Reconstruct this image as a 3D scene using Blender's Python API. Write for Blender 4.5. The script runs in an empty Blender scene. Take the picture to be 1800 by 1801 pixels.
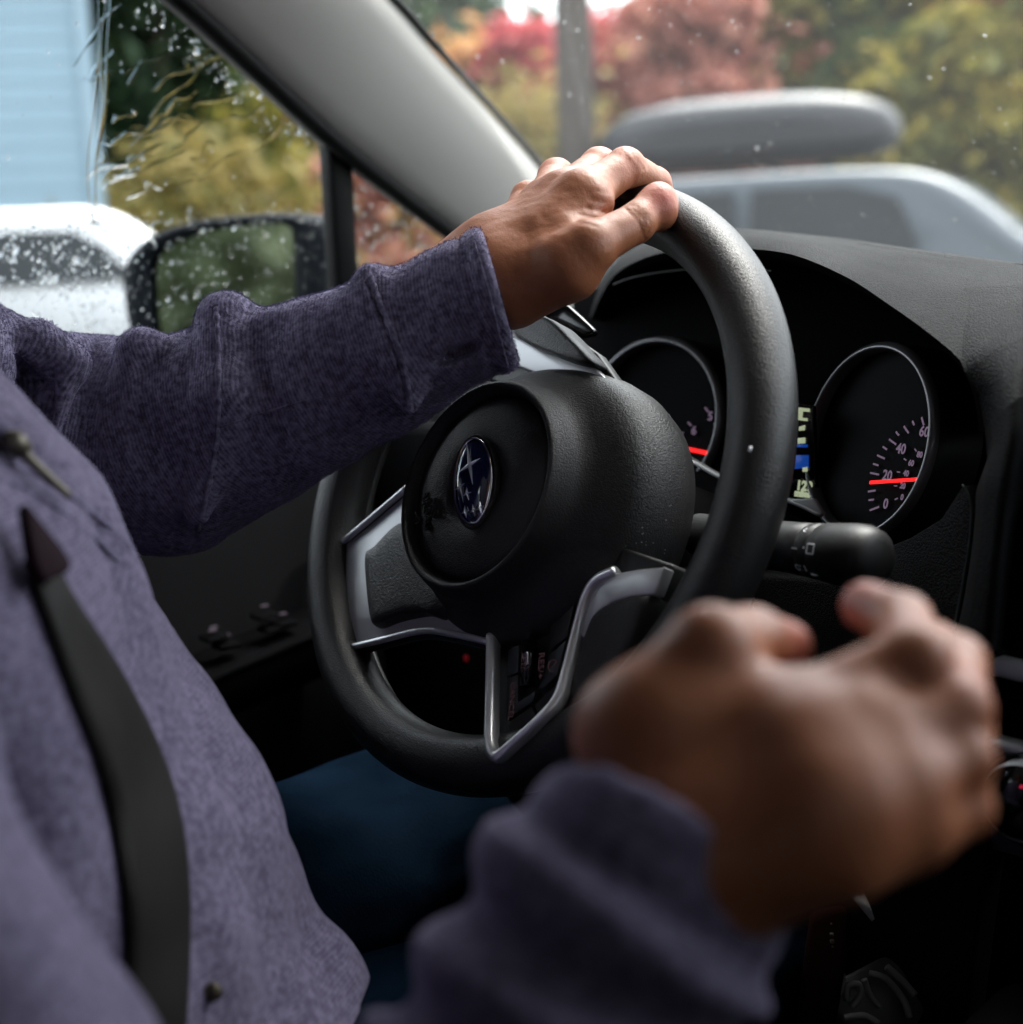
import bpy, bmesh, math, random
import numpy as np
from mathutils import Vector, Matrix
random.seed(7)
RNG = np.random.default_rng(7)
sc = bpy.context.scene
COL = sc.collection
PI = math.pi
# Frame of the place: metres, origin at the steering wheel's centre, x to the car's right, y forward, z up; road at z = -1.0
ROAD = -1.0

# ---------------------------------------------------------------- camera
cd = bpy.data.cameras.new('camera')
cam = bpy.data.objects.new('camera', cd); COL.objects.link(cam)
cd.sensor_fit = 'HORIZONTAL'; cd.sensor_width = 24.0; cd.lens = 35.0
cd.clip_start = 0.02; cd.clip_end = 600.0
rx, ry, rz = Vector((0.650425, 0.758354, -0.042957)), Vector((-0.10439, 0.145264, 0.98387)), Vector((0.752363, -0.63545, 0.173648))
m = Matrix((rx, ry, rz)).transposed().to_4x4(); m.translation = Vector((0.65278, -0.56002, 0.13422))
cam.matrix_world = m
cd.dof.use_dof = True; cd.dof.focus_distance = 0.86; cd.dof.aperture_fstop = 3.3
sc.camera = cam

# ---------------------------------------------------------------- sky, sun, exposure (overcast, rainy daylight)
SUN_EL, SUN_ROT = math.radians(68), math.radians(-15)
w = bpy.data.worlds.new('World'); sc.world = w; w.use_nodes = True
nt = w.node_tree; nt.nodes.clear()
out = nt.nodes.new('ShaderNodeOutputWorld'); bg = nt.nodes.new('ShaderNodeBackground')
sky = nt.nodes.new('ShaderNodeTexSky'); sky.sky_type = 'NISHITA'; sky.sun_disc = False
sky.sun_elevation = SUN_EL; sky.sun_rotation = SUN_ROT; sky.dust_density = 4.0; sky.air_density = 1.0
hs = nt.nodes.new('ShaderNodeHueSaturation'); hs.inputs['Saturation'].default_value = 0.3   # cloud greys the sky
nt.links.new(sky.outputs[0], hs.inputs['Color']); nt.links.new(hs.outputs[0], bg.inputs['Color'])
bg.inputs['Strength'].default_value = 0.15
nt.links.new(bg.outputs[0], out.inputs['Surface'])
sl = bpy.data.lights.new('sun', 'SUN'); sl.energy = 0.5; sl.angle = math.radians(45); sl.color = (1.0, 0.96, 0.9)
so = bpy.data.objects.new('sun', sl); COL.objects.link(so)
# sun_rotation is measured clockwise from +y seen from above
sd = Vector((math.sin(SUN_ROT) * math.cos(SUN_EL), math.cos(SUN_ROT) * math.cos(SUN_EL), math.sin(SUN_EL)))
so.rotation_euler = sd.to_track_quat('Z', 'Y').to_euler()
vs = sc.view_settings
sc.display_settings.display_device = 'sRGB'
vs.view_transform = 'Standard'; vs.look = 'None'; vs.gamma = 1.0; vs.use_curve_mapping = False; vs.exposure = 2.9
sc.cycles.use_denoising = True
sc.cycles.max_bounces = 10; sc.cycles.transparent_max_bounces = 24; sc.cycles.transmission_bounces = 8
sc.cycles.sample_clamp_indirect = 6.0

# ---------------------------------------------------------------- helpers
def V(*a): return Vector(a[0]) if len(a) == 1 else Vector(a)

def mesh(name, verts, faces, mat, parent=None, smooth=True, mw=None):
    me = bpy.data.meshes.new(name)
    if isinstance(verts, np.ndarray): verts = verts.tolist()
    if isinstance(faces, np.ndarray): faces = faces.tolist()
    me.from_pydata([tuple(v) for v in verts], [], faces)
    me.validate(); me.update()
    if mat: me.materials.append(mat)
    if smooth: me.polygons.foreach_set('use_smooth', [True] * len(me.polygons))
    o = bpy.data.objects.new(name, me); COL.objects.link(o)
    if mw is not None: o.matrix_world = mw
    if parent: o.parent = parent
    return o

def from_bm(name, bm, mat, parent=None, smooth=True, bevel=0.0, seg=2, mw=None):
    bmesh.ops.recalc_face_normals(bm, faces=bm.faces[:])
    me = bpy.data.meshes.new(name); bm.to_mesh(me); bm.free()
    if mat: me.materials.append(mat)
    if smooth: me.polygons.foreach_set('use_smooth', [True] * len(me.polygons))
    o = bpy.data.objects.new(name, me); COL.objects.link(o)
    if mw is not None: o.matrix_world = mw
    if parent: o.parent = parent
    if bevel > 0:
        b = o.modifiers.new('edge', 'BEVEL'); b.width = bevel; b.segments = seg; b.limit_method = 'ANGLE'; b.angle_limit = math.radians(35)
        b.harden_normals = False
    return o

def thing(name, label, cat, loc=(0, 0, 0), group=None, kind=None):
    o = bpy.data.objects.new(name, None); COL.objects.link(o); o.location = loc
    o['label'] = label; o['category'] = cat
    if group: o['group'] = group
    if kind: o['kind'] = kind
    return o

def tag(o, label=None, cat=None, group=None, kind=None):
    if label: o['label'] = label
    if cat: o['category'] = cat
    if group: o['group'] = group
    if kind: o['kind'] = kind
    return o

def part(name, parent):
    o = bpy.data.objects.new(name, None); COL.objects.link(o); o.parent = parent
    return o

def catmull(pts, n):
    P_ = np.array(pts, float); m_ = len(P_)
    t = np.linspace(0, m_ - 1, n); out_ = []
    for x in t:
        i = min(int(x), m_ - 2); f = x - i
        p0 = P_[max(i - 1, 0)]; p1 = P_[i]; p2 = P_[i + 1]; p3 = P_[min(i + 2, m_ - 1)]
        out_.append(0.5 * ((2 * p1) + (-p0 + p2) * f + (2 * p0 - 5 * p1 + 4 * p2 - p3) * f * f + (-p0 + 3 * p1 - 3 * p2 + p3) * f ** 3))
    return np.array(out_)

def catmull_closed(pts, n):
    P_ = np.array(pts, float); m_ = len(P_); out_ = []
    for k in range(n):
        x = k * m_ / n; i = int(x); f = x - i
        p0, p1, p2, p3 = P_[(i - 1) % m_], P_[i % m_], P_[(i + 1) % m_], P_[(i + 2) % m_]
        out_.append(0.5 * ((2 * p1) + (-p0 + p2) * f + (2 * p0 - 5 * p1 + 4 * p2 - p3) * f * f + (-p0 + 3 * p1 - 3 * p2 + p3) * f ** 3))
    return np.array(out_)

def tube(path, rad, sides=16, closed=False, ref=(0, 0, 1), sec=None):
    """(verts, faces) of a tube along PATH; RAD a number or one per point; SEC (sides,2) cross-section."""
    P_ = np.array(path, float); n = len(P_)
    r = np.full(n, rad) if np.isscalar(rad) else np.array(rad, float)
    if closed: T = np.roll(P_, -1, 0) - np.roll(P_, 1, 0)
    else: T = np.gradient(P_, axis=0)
    T /= np.linalg.norm(T, axis=1)[:, None] + 1e-12
    R_ = np.array(ref, float)
    if np.abs(T @ R_).mean() > .97: R_ = np.array([1.0, 0, 0])
    A = np.cross(T, R_); A /= np.linalg.norm(A, axis=1)[:, None] + 1e-12
    B = np.cross(A, T)
    if sec is None:
        a_ = np.linspace(0, 2 * PI, sides, endpoint=False); sec = np.stack([np.cos(a_), np.sin(a_)], 1)
    sec = np.array(sec, float); k = len(sec)
    Vt = (P_[:, None] + r[:, None, None] * (sec[None, :, 0:1] * A[:, None] + sec[None, :, 1:2] * B[:, None])).reshape(-1, 3)
    F = []
    for i in range(n if closed else n - 1):
        j = (i + 1) % n
        for q in range(k):
            F.append((i * k + q, i * k + (q + 1) % k, j * k + (q + 1) % k, j * k + q))
    if not closed:
        F.append(tuple(range(k))[::-1]); F.append(tuple((n - 1) * k + q for q in range(k)))
    return Vt, F

def loft(rows, closed_rows=False, cap0=False, cap1=False):
    """grid of points rows x cols -> verts, faces"""
    A = np.array(rows, float); n, k = A.shape[:2]; F = []
    for i in range(n - 1):
        for q in range(k if closed_rows else k - 1):
            F.append((i * k + q, i * k + (q + 1) % k, (i + 1) * k + (q + 1) % k, (i + 1) * k + q))
    if cap0: F.append(tuple(range(k))[::-1])
    if cap1: F.append(tuple((n - 1) * k + q for q in range(k)))
    return A.reshape(-1, 3), F

def slab(name, outline, thick, mat, parent=None, bevel=0.0, normal=None, seg=2, smooth=True, mw=None):
    """closed 3D outline (roughly planar) given depth THICK against its normal (front face at the outline)"""
    O = np.array(outline, float); c = O.mean(0)
    if normal is None:
        u, s, vt = np.linalg.svd(O - c); normal = vt[2]
    N = np.array(normal, float); N /= np.linalg.norm(N)
    bm = bmesh.new()
    f = [bm.verts.new(p) for p in O]; b = [bm.verts.new(p - N * thick) for p in O]
    bm.faces.new(f); bm.faces.new(b[::-1]); n = len(O)
    for i in range(n): bm.faces.new((f[i], b[i], b[(i + 1) % n], f[(i + 1) % n]))
    o = from_bm(name, bm, mat, parent, smooth=smooth, bevel=bevel, seg=seg, mw=mw)
    return o

def boxv(c, s, rot=None):
    c = np.array(c, float); s = np.array(s, float) / 2
    v = np.array([(x, y, z) for x in (-1, 1) for y in (-1, 1) for z in (-1, 1)], float) * s
    if rot is not None: v = v @ np.array(rot).T
    v += c
    f = [(0, 1, 3, 2), (4, 6, 7, 5), (0, 4, 5, 1), (2, 3, 7, 6), (0, 2, 6, 4), (1, 5, 7, 3)]
    return v, f

def box(name, c, s, mat, parent=None, bevel=0.0, rot=None, seg=2, smooth=False, mw=None):
    v, f = boxv(c, s, rot)
    o = mesh(name, v, f, mat, parent, smooth=smooth or bevel > 0, mw=mw)
    if bevel:
        b = o.modifiers.new('edge', 'BEVEL'); b.width = bevel; b.segments = seg; b.limit_method = 'ANGLE'
    return o

def cat(*vf):
    V_, F_, n = [], [], 0
    for v, f in vf:
        v = np.array(v, float); V_.append(v); F_ += [tuple(i + n for i in q) for q in f]; n += len(v)
    return np.concatenate(V_), F_

def text_mesh(name, s, size, depth, mat, parent, mw, align='CENTER', bold=0.0):
    cu = bpy.data.curves.new(name, 'FONT'); cu.body = s; cu.size = size; cu.extrude = depth; cu.align_x = align; cu.align_y = 'CENTER'
    cu.resolution_u = 3; cu.offset = bold
    t = bpy.data.objects.new(name, cu); COL.objects.link(t)
    dg = bpy.context.evaluated_depsgraph_get(); dg.update()
    me = bpy.data.meshes.new_from_object(t.evaluated_get(dg)); bpy.data.objects.remove(t)
    me.materials.clear(); me.materials.append(mat); me.name = name
    o = bpy.data.objects.new(name, me); COL.objects.link(o); o.matrix_world = mw
    if parent: o.parent = parent
    return o

# ---------------------------------------------------------------- materials
def new_mat(name):
    m_ = bpy.data.materials.new(name); m_.use_nodes = True
    nt_ = m_.node_tree; b = nt_.nodes['Principled BSDF']
    return m_, nt_, b

def nnode(nt_, t, **kw):
    n = nt_.nodes.new(t)
    for k, v in kw.items():
        if k in n.inputs: n.inputs[k].default_value = v
        else: setattr(n, k, v)
    return n

def texco(nt_, scale=(1, 1, 1), space='Object'):
    tc = nt_.nodes.new('ShaderNodeTexCoord'); mp = nt_.nodes.new('ShaderNodeMapping'); mp.inputs['Scale'].default_value = scale
    nt_.links.new(tc.outputs[space], mp.inputs['Vector']); return mp.outputs[0]

def add_bump(nt_, b, h, strength, dist, prev=None):
    bp = nnode(nt_, 'ShaderNodeBump', Strength=strength, Distance=dist)
    nt_.links.new(h, bp.inputs['Height'])
    if prev is not None: nt_.links.new(prev, bp.inputs['Normal'])
    nt_.links.new(bp.outputs[0], b.inputs['Normal']); return bp.outputs[0]

def plain(name, col, rough=0.5, metal=0.0, noise=0.0, nscale=30, bump=0.0, bscale=200, bdist=0.0005, spec=0.5, rvar=0.0, coat=0.0):
    m_, nt_, b = new_mat(name)
    b.inputs['Base Color'].default_value = (*col, 1); b.inputs['Roughness'].default_value = rough; b.inputs['Metallic'].default_value = metal
    b.inputs['Specular IOR Level'].default_value = spec; b.inputs['Coat Weight'].default_value = coat
    co = texco(nt_)
    if noise > 0:
        n = nnode(nt_, 'ShaderNodeTexNoise', Scale=nscale, Detail=4.0); nt_.links.new(co, n.inputs['Vector'])
        mx = nnode(nt_, 'ShaderNodeMix', data_type='RGBA'); mx.inputs[6].default_value = (*[c * (1 - noise) for c in col], 1); mx.inputs[7].default_value = (*[min(1, c * (1 + noise)) for c in col], 1)
        nt_.links.new(n.outputs[0], mx.inputs[0]); nt_.links.new(mx.outputs[2], b.inputs['Base Color'])
        if rvar > 0:
            mr = nnode(nt_, 'ShaderNodeMapRange'); mr.inputs[3].default_value = rough - rvar; mr.inputs[4].default_value = rough + rvar
            nt_.links.new(n.outputs[0], mr.inputs[0]); nt_.links.new(mr.outputs[0], b.inputs['Roughness'])
    if bump > 0:
        n2 = nnode(nt_, 'ShaderNodeTexNoise', Scale=bscale, Detail=3.0); nt_.links.new(co, n2.inputs['Vector'])
        add_bump(nt_, b, n2.outputs[0], bump, bdist)
    return m_

def leather(name, col, rough=0.45, cell=750, strength=0.5, dist=0.0004, spec=0.5, wear=0.12):
    """moulded grain: smooth voronoi pebbles with fine noise"""
    m_, nt_, b = new_mat(name); co = texco(nt_)
    n = nnode(nt_, 'ShaderNodeTexNoise', Scale=cell * 0.35, Detail=2.0); nt_.links.new(co, n.inputs['Vector'])
    ad = nnode(nt_, 'ShaderNodeMix', data_type='RGBA', blend_type='LINEAR_LIGHT'); ad.inputs[0].default_value = 0.0012
    nt_.links.new(co, ad.inputs[6]); nt_.links.new(n.outputs['Color'], ad.inputs[7])
    v = nnode(nt_, 'ShaderNodeTexVoronoi', Scale=cell, feature='F1'); v.inputs['Randomness'].default_value = 1.0
    nt_.links.new(ad.outputs[2], v.inputs['Vector'])
    inv = nnode(nt_, 'ShaderNodeMapRange'); inv.inputs[1].default_value = 0.15; inv.inputs[2].default_value = 0.75; inv.inputs[3].default_value = 1; inv.inputs[4].default_value = 0
    nt_.links.new(v.outputs['Distance'], inv.inputs[0])
    p = add_bump(nt_, b, inv.outputs[0], strength, dist)
    n3 = nnode(nt_, 'ShaderNodeTexNoise', Scale=14.0, Detail=5.0); nt_.links.new(co, n3.inputs['Vector'])
    add_bump(nt_, b, n3.outputs[0], 0.08, 0.001, p)
    mx = nnode(nt_, 'ShaderNodeMix', data_type='RGBA'); mx.inputs[6].default_value = (*[c * (1 - wear) for c in col], 1); mx.inputs[7].default_value = (*[c * (1 + wear) for c in col], 1)
    nt_.links.new(n3.outputs[0], mx.inputs[0]); nt_.links.new(mx.outputs[2], b.inputs['Base Color'])
    mr = nnode(nt_, 'ShaderNodeMapRange'); mr.inputs[1].default_value = 0.3; mr.inputs[2].default_value = 0.7; mr.inputs[3].default_value = rough - 0.06; mr.inputs[4].default_value = rough + 0.08
    nt_.links.new(n3.outputs[0], mr.inputs[0]); nt_.links.new(mr.outputs[0], b.inputs['Roughness'])
    b.inputs['Specular IOR Level'].default_value = spec
    return m_

def emit(name, col, s):
    m_, nt_, b = new_mat(name); b.inputs['Base Color'].default_value = (0, 0, 0, 1)
    b.inputs['Emission Color'].default_value = (*col, 1); b.inputs['Emission Strength'].default_value = s
    b.inputs['Roughness'].default_value = 0.6
    return m_

def pane_mat(name, tint, mist=0.0):
    m_ = bpy.data.materials.new(name); m_.use_nodes = True; nt_ = m_.node_tree; nt_.nodes.clear()
    o = nt_.nodes.new('ShaderNodeOutputMaterial'); tr = nt_.nodes.new('ShaderNodeBsdfTransparent'); tr.inputs[0].default_value = (*tint, 1)
    gl = nt_.nodes.new('ShaderNodeBsdfGlossy'); gl.inputs['Roughness'].default_value = 0.02
    fr = nnode(nt_, 'ShaderNodeFresnel', IOR=1.3)
    ml = nnode(nt_, 'ShaderNodeMath', operation='MULTIPLY'); ml.inputs[1].default_value = 0.6
    nt_.links.new(fr.outputs[0], ml.inputs[0])
    mx = nt_.nodes.new('ShaderNodeMixShader'); nt_.links.new(ml.outputs[0], mx.inputs[0]); nt_.links.new(tr.outputs[0], mx.inputs[1]); nt_.links.new(gl.outputs[0], mx.inputs[2])
    if mist > 0:   # fine condensation scatters a little daylight
        tl = nt_.nodes.new('ShaderNodeBsdfTranslucent'); tl.inputs[0].default_value = (.8, .82, .84, 1); m2 = nt_.nodes.new('ShaderNodeMixShader'); m2.inputs[0].default_value = mist
        nt_.links.new(mx.outputs[0], m2.inputs[1]); nt_.links.new(tl.outputs[0], m2.inputs[2]); nt_.links.new(m2.outputs[0], o.inputs[0]); return m_
    nt_.links.new(mx.outputs[0], o.inputs[0]); return m_

def fabric(name, col_a, col_b, rib=True, attr='weave', bs=0.7):
    """brushed knit: fine ribs across the sleeve (a stored coordinate) broken up by noise, pale nap on dark ground"""
    m_, nt_, b = new_mat(name); co = texco(nt_)
    at_ = nt_.nodes.new('ShaderNodeAttribute'); at_.attribute_name = attr
    n = nnode(nt_, 'ShaderNodeTexNoise', Scale=260.0, Detail=3.0); nt_.links.new(co, n.inputs['Vector'])
    n1 = nnode(nt_, 'ShaderNodeTexNoise', Scale=60.0, Detail=3.0); nt_.links.new(co, n1.inputs['Vector'])
    m1 = nnode(nt_, 'ShaderNodeMath', operation='MULTIPLY'); m1.inputs[1].default_value = 2 * PI / 0.0021
    nt_.links.new(at_.outputs['Fac'], m1.inputs[0])
    m2 = nnode(nt_, 'ShaderNodeMath', operation='MULTIPLY_ADD'); m2.inputs[1].default_value = 9.0; nt_.links.new(n1.outputs[0], m2.inputs[0]); nt_.links.new(m1.outputs[0], m2.inputs[2])
    m3 = nnode(nt_, 'ShaderNodeMath', operation='SINE'); nt_.links.new(m2.outputs[0], m3.inputs[0])
    m4 = nnode(nt_, 'ShaderNodeMath', operation='MULTIPLY_ADD'); m4.inputs[1].default_value = 0.07 if rib else 0.0; nt_.links.new(m3.outputs[0], m4.inputs[0]); nt_.links.new(n.outputs[0], m4.inputs[2])
    cr = nnode(nt_, 'ShaderNodeMapRange'); cr.inputs[1].default_value = 0.32; cr.inputs[2].default_value = 0.70
    nt_.links.new(m4.outputs[0], cr.inputs[0])
    mx = nnode(nt_, 'ShaderNodeMix', data_type='RGBA'); mx.inputs[6].default_value = (*col_a, 1); mx.inputs[7].default_value = (*col_b, 1)
    nt_.links.new(cr.outputs[0], mx.inputs[0]); nt_.links.new(mx.outputs[2], b.inputs['Base Color'])
    add_bump(nt_, b, m4.outputs[0], bs, 0.0016)
    b.inputs['Roughness'].default_value = 0.95; b.inputs['Specular IOR Level'].default_value = 0.1
    b.inputs['Sheen Weight'].default_value = 0.2; b.inputs['Sheen Roughness'].default_value = 0.5; b.inputs['Sheen Tint'].default_value = (0.75, 0.7, 0.95, 1)
    return m_

M_RIM = leather('rim_leather', (0.006, 0.006, 0.0065), 0.42, 1050, 0.42, 0.0003, spec=0.42)
M_HUB = leather('airbag_vinyl', (0.010, 0.010, 0.011), 0.46, 1150, 0.5, 0.0004)
M_DASH = leather('dash_vinyl', (0.007, 0.0074, 0.0085), 0.72, 950, 0.7, 0.0006, spec=0.09)
M_BLACK = plain('black_plastic', (0.006, 0.006, 0.0065), 0.5, noise=0.2, bump=0.15, bscale=900, bdist=0.0002)
M_BLACK2 = plain('matte_black_plastic', (0.003, 0.003, 0.0035), 0.8, noise=0.2, bump=0.2, bscale=700, bdist=0.0003, spec=0.02)
M_GLOSS = plain('piano_black', (0.004, 0.004, 0.005), 0.12, noise=0.1, spec=0.5)
M_SILVER = plain('satin_silver_paint', (0.50, 0.51, 0.52), 0.34, 0.3, noise=0.05, nscale=60, bump=0.04, bscale=1500, bdist=0.0001)
M_LIP = plain('bright_satin_lip', (0.72, 0.73, 0.75), 0.28, 0.7, noise=0.04)
M_RING = plain('dark_dial_ring', (0.16, 0.16, 0.17), 0.3, 0.6, noise=0.05)
M_EMBL = plain('emblem_silver', (0.72, 0.74, 0.78), 0.28, 0.5, noise=0.05)
M_CHROME = plain('chrome', (0.75, 0.76, 0.78), 0.12, 1.0, noise=0.05)
M_PILLAR = plain('pillar_trim_grey', (0.27, 0.26, 0.24), 0.72, noise=0.04, nscale=300, bump=0.25, bscale=1200, bdist=0.0003, spec=0.3)
M_RUBBER = plain('rubber_seal', (0.004, 0.004, 0.004), 0.6, spec=0.2, noise=0.2, bump=0.1, bscale=400)
M_GREYBTN = plain('grey_button', (0.03, 0.037, 0.040), 0.4, noise=0.1)
M_NEEDLE = emit('needle_red', (1.0, 0.006, 0.006), 0.30)
M_TICK = emit('dial_print_lit', (0.36, 0.24, 0.38), 0.045)
M_PINK = emit('button_print_lit', (0.6, 0.3, 0.36), 0.006)
M_REDLED = emit('red_lamp', (0.9, 0.02, 0.04), 0.012)
M_WHITEP = plain('white_print', (0.8, 0.82, 0.84), 0.6)
M_SCRW = emit('screen_white', (0.75, 0.85, 0.55), 0.06)
M_SCRB = emit('screen_blue', (0.01, 0.1, 0.6), 0.05)
M_GLASSW = pane_mat('windshield_glass', (0.93, 0.95, 0.94), 0.006)
M_GLASSS = pane_mat('side_glass', (0.93, 0.95, 0.94))

# ---------------------------------------------------------------- implicit surfaces for cloth and skin
def cap(p, a_, b_, r1, r2):
    a_ = np.array(a_, np.float32); b_ = np.array(b_, np.float32); ab = b_ - a_
    t = np.clip(((p - a_) @ ab) / (ab @ ab + 1e-12), 0, 1)
    return np.linalg.norm(p - a_ - t[..., None] * ab, axis=-1) - (r1 + (r2 - r1) * t)

def ell(p, c, r, R_=None):
    q = p - np.array(c, np.float32)
    if R_ is not None: q = q @ np.array(R_, np.float32)
    r = np.array(r, np.float32); k0 = np.linalg.norm(q / r, axis=-1); k1 = np.linalg.norm(q / (r * r), axis=-1)
    return k0 * (k0 - 1) / (k1 + 1e-9)

def smin(a_, b_, k):
    h = np.clip(0.5 + 0.5 * (b_ - a_) / k, 0, 1)
    return b_ + (a_ - b_) * h - k * h * (1 - h)

def smax(a_, b_, k): return -smin(-a_, -b_, k)

def surfnet(fn, lo, hi, h, warp=None):
    """surface nets over a box: one quad per crossed grid edge; WARP is evaluated per vertex afterwards"""
    lo = np.array(lo, float); hi = np.array(hi, float)
    n = np.ceil((hi - lo) / h).astype(int) + 1
    xs = [np.float32(lo[i] + h * np.arange(n[i])) for i in range(3)]
    F = np.empty(tuple(n), np.float32)
    for i in range(n[0]):
        Y_, Z_ = np.meshgrid(xs[1], xs[2], indexing='ij'); p = np.stack([np.full_like(Y_, xs[0][i]), Y_, Z_], -1)
        F[i] = fn(p)
    S = F < 0
    c = [S[i:n[0] - 1 + i, j:n[1] - 1 + j, k:n[2] - 1 + k] for i in (0, 1) for j in (0, 1) for k in (0, 1)]
    s = sum(x.astype(np.int8) for x in c); mixed = (s > 0) & (s < 8)
    idx = -np.ones(mixed.shape, np.int64); ii = np.argwhere(mixed); idx[mixed] = np.arange(len(ii))
    acc = np.zeros((len(ii), 3)); cnt = np.zeros(len(ii))
    corners = [(i, j, k) for i in (0, 1) for j in (0, 1) for k in (0, 1)]
    for A in range(8):
        for B in range(A + 1, 8):
            ca, cb = np.array(corners[A]), np.array(corners[B])
            if np.abs(ca - cb).sum() != 1: continue
            fa = F[tuple((ii + ca).T)]; fb = F[tuple((ii + cb).T)]
            m_ = (fa < 0) != (fb < 0); t = np.where(m_, fa / (fa - fb + 1e-12), 0)
            pt = ca + t[:, None] * (cb - ca)
            acc[m_] += pt[m_]; cnt[m_] += 1
    Vt = lo + h * (ii + acc / np.maximum(cnt, 1)[:, None])
    Q = []
    for ax in range(3):
        b1, b2 = [(1, 2), (2, 0), (0, 1)][ax]
        sl0 = [slice(None)] * 3; sl1 = [slice(None)] * 3; sl0[ax] = slice(0, n[ax] - 1); sl1[ax] = slice(1, n[ax])
        ch = S[tuple(sl0)] != S[tuple(sl1)]; E_ = np.argwhere(ch)
        ok = (E_[:, b1] > 0) & (E_[:, b2] > 0) & (E_[:, b1] < n[b1] - 1) & (E_[:, b2] < n[b2] - 1); E_ = E_[ok]
        o1 = np.zeros(3, int); o1[b1] = 1; o2 = np.zeros(3, int); o2[b2] = 1
        q = np.stack([idx[tuple((E_ - o1 - o2).T)], idx[tuple((E_ - o2).T)], idx[tuple(E_.T)], idx[tuple((E_ - o1).T)]], 1)
        inside = S[tuple(E_.T)]
        q[~inside] = q[~inside][:, ::-1]; Q.append(q)
    Q = np.concatenate(Q)
    return Vt, Q

def add_attr(o, name, vals):
    a_ = o.data.attributes.new(name, 'FLOAT', 'POINT'); a_.data.foreach_set('value', np.asarray(vals, np.float32))

def vnoise(p, scale, seed=0):
    """cheap smooth value noise, numpy, p (...,3) -> [-1,1]"""
    q = p * scale + seed * 17.13; i = np.floor(q).astype(np.int64); f = q - i; f = f * f * (3 - 2 * f)
    def hsh(x, y, z):
        n = (x * 73856093) ^ (y * 19349663) ^ (z * 83492791) ^ (seed * 26544357)
        n = n & 0x7fffffff; n = (n ^ (n >> 13)) * 12741; n = n & 0x7fffffff; n = n ^ (n >> 9)
        return (n % 100003) / 50001.5 - 1.0
    r = 0
    for a_ in (0, 1):
        for b_ in (0, 1):
            for c_ in (0, 1):
                wgt = (f[..., 0] if a_ else 1 - f[..., 0]) * (f[..., 1] if b_ else 1 - f[..., 1]) * (f[..., 2] if c_ else 1 - f[..., 2])
                r = r + wgt * hsh(i[..., 0] + a_, i[..., 1] + b_, i[..., 2] + c_)
    return r

# ================================================================ the car that we sit in
car = thing('car', 'car whose dark cabin surrounds the driver, grey pillar trim, black dashboard and rain-wet glass', 'car')

# ---------------------------------------------------------------- steering wheel (local frame: z towards the driver)
TILT = 0.44349
sw = part('steering_wheel', car)
sw.matrix_world = Matrix(((1, 0, 0, 0), (0, math.sin(TILT), -math.cos(TILT), 0), (0, math.cos(TILT), math.sin(TILT), 0), (0, 0, 0, 1)))
sw['label'] = 'black leather steering wheel turned well to the right, oval blue star emblem on its hub'

def build_rim():
    n, k = 360, 48; a_ = np.linspace(0, 2 * PI, n, endpoint=False)
    R0 = 0.1715
    Rv = R0 - .0055 * np.exp(-(((a_ - math.radians(285)) / math.radians(38)) ** 2))
    path = np.stack([Rv * np.cos(a_), Rv * np.sin(a_), 0 * a_], 1)
    s_ = np.linspace(0, 2 * PI, k, endpoint=False)
    # rounded section, flatter inside with a soft ridge facing the driver
    rr = 1 + 0.05 * np.cos(2 * s_) + 0.045 * np.exp(-((s_ - 2.25) / 0.28) ** 2)
    sec = np.stack([0.0163 * rr * np.cos(s_), 0.0188 * rr * np.sin(s_)], 1)
    v, f = tube(path, 1.0, closed=True, sec=sec)
    v = np.array(v); p = v.copy()
    v += (vnoise(p, 45, 3) * 0.00012)[:, None] * (p / np.linalg.norm(p, axis=1)[:, None])
    return mesh('rim', v, f, M_RIM, sw)
build_rim()
# inner backing ring of hard plastic behind the leather
a_ = np.linspace(0, 2 * PI, 120, endpoint=False)
v, f = tube(np.stack([0.1615 * np.cos(a_), 0.1615 * np.sin(a_), 0 * a_ - 0.012], 1), 0.0045, 10, closed=True)
mesh('rim_backing', v, f, M_BLACK, sw)

HC = np.array([0.0, -0.012])
def ring_rows(prof, ang0=0.26, amp=0.10, n=128):
    a_ = np.linspace(0, 2 * PI, n, endpoint=False); rows = []
    for r, h, m_ in prof:
        rr = r * (1 + amp * m_ * np.cos(a_ - ang0) - .075 * m_ * np.exp(-((a_ - 1.5) / .55) ** 2))
        rows.append(np.stack([HC[0] + rr * np.cos(a_), HC[1] + rr * np.sin(a_), np.full(n, h)], 1))
    return rows
body = [(0.0630, 0.0300, 0), (0.0655, 0.0262, 0), (0.0668, 0.021, 0), (0.069, 0.0165, .1), (0.073, 0.0125, .3), (0.079, 0.0085, .6), (0.085, 0.002, .9), (0.089, -0.008, 1), (0.0905, -0.02, 1), (0.090, -0.034, 1), (0.086, -0.048, 1), (0.05, -0.052, 1)]
v, f = loft(ring_rows([(0.0555, 0.0275, 0), (0.0568, 0.0300, 0), (0.0585, 0.0342, 0), (0.0605, 0.0352, 0), (0.0622, 0.0338, 0)] + body), closed_rows=True)
mesh('airbag_cover', v, f, M_HUB, sw)
disc = [(0.0004, 0.0300, 0), (0.012, 0.0300, 0), (0.0185, 0.0300, 0), (0.024, 0.0328, 0), (0.034, 0.0336, 0), (0.046, 0.0322, 0), (0.052, 0.0304, 0), (0.0550, 0.0285, 0), (0.0556, 0.0265, 0)]
v, f = loft(ring_rows(disc), closed_rows=True, cap0=True)
mesh('airbag_centre_pad', v, f, M_HUB, sw)

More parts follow.
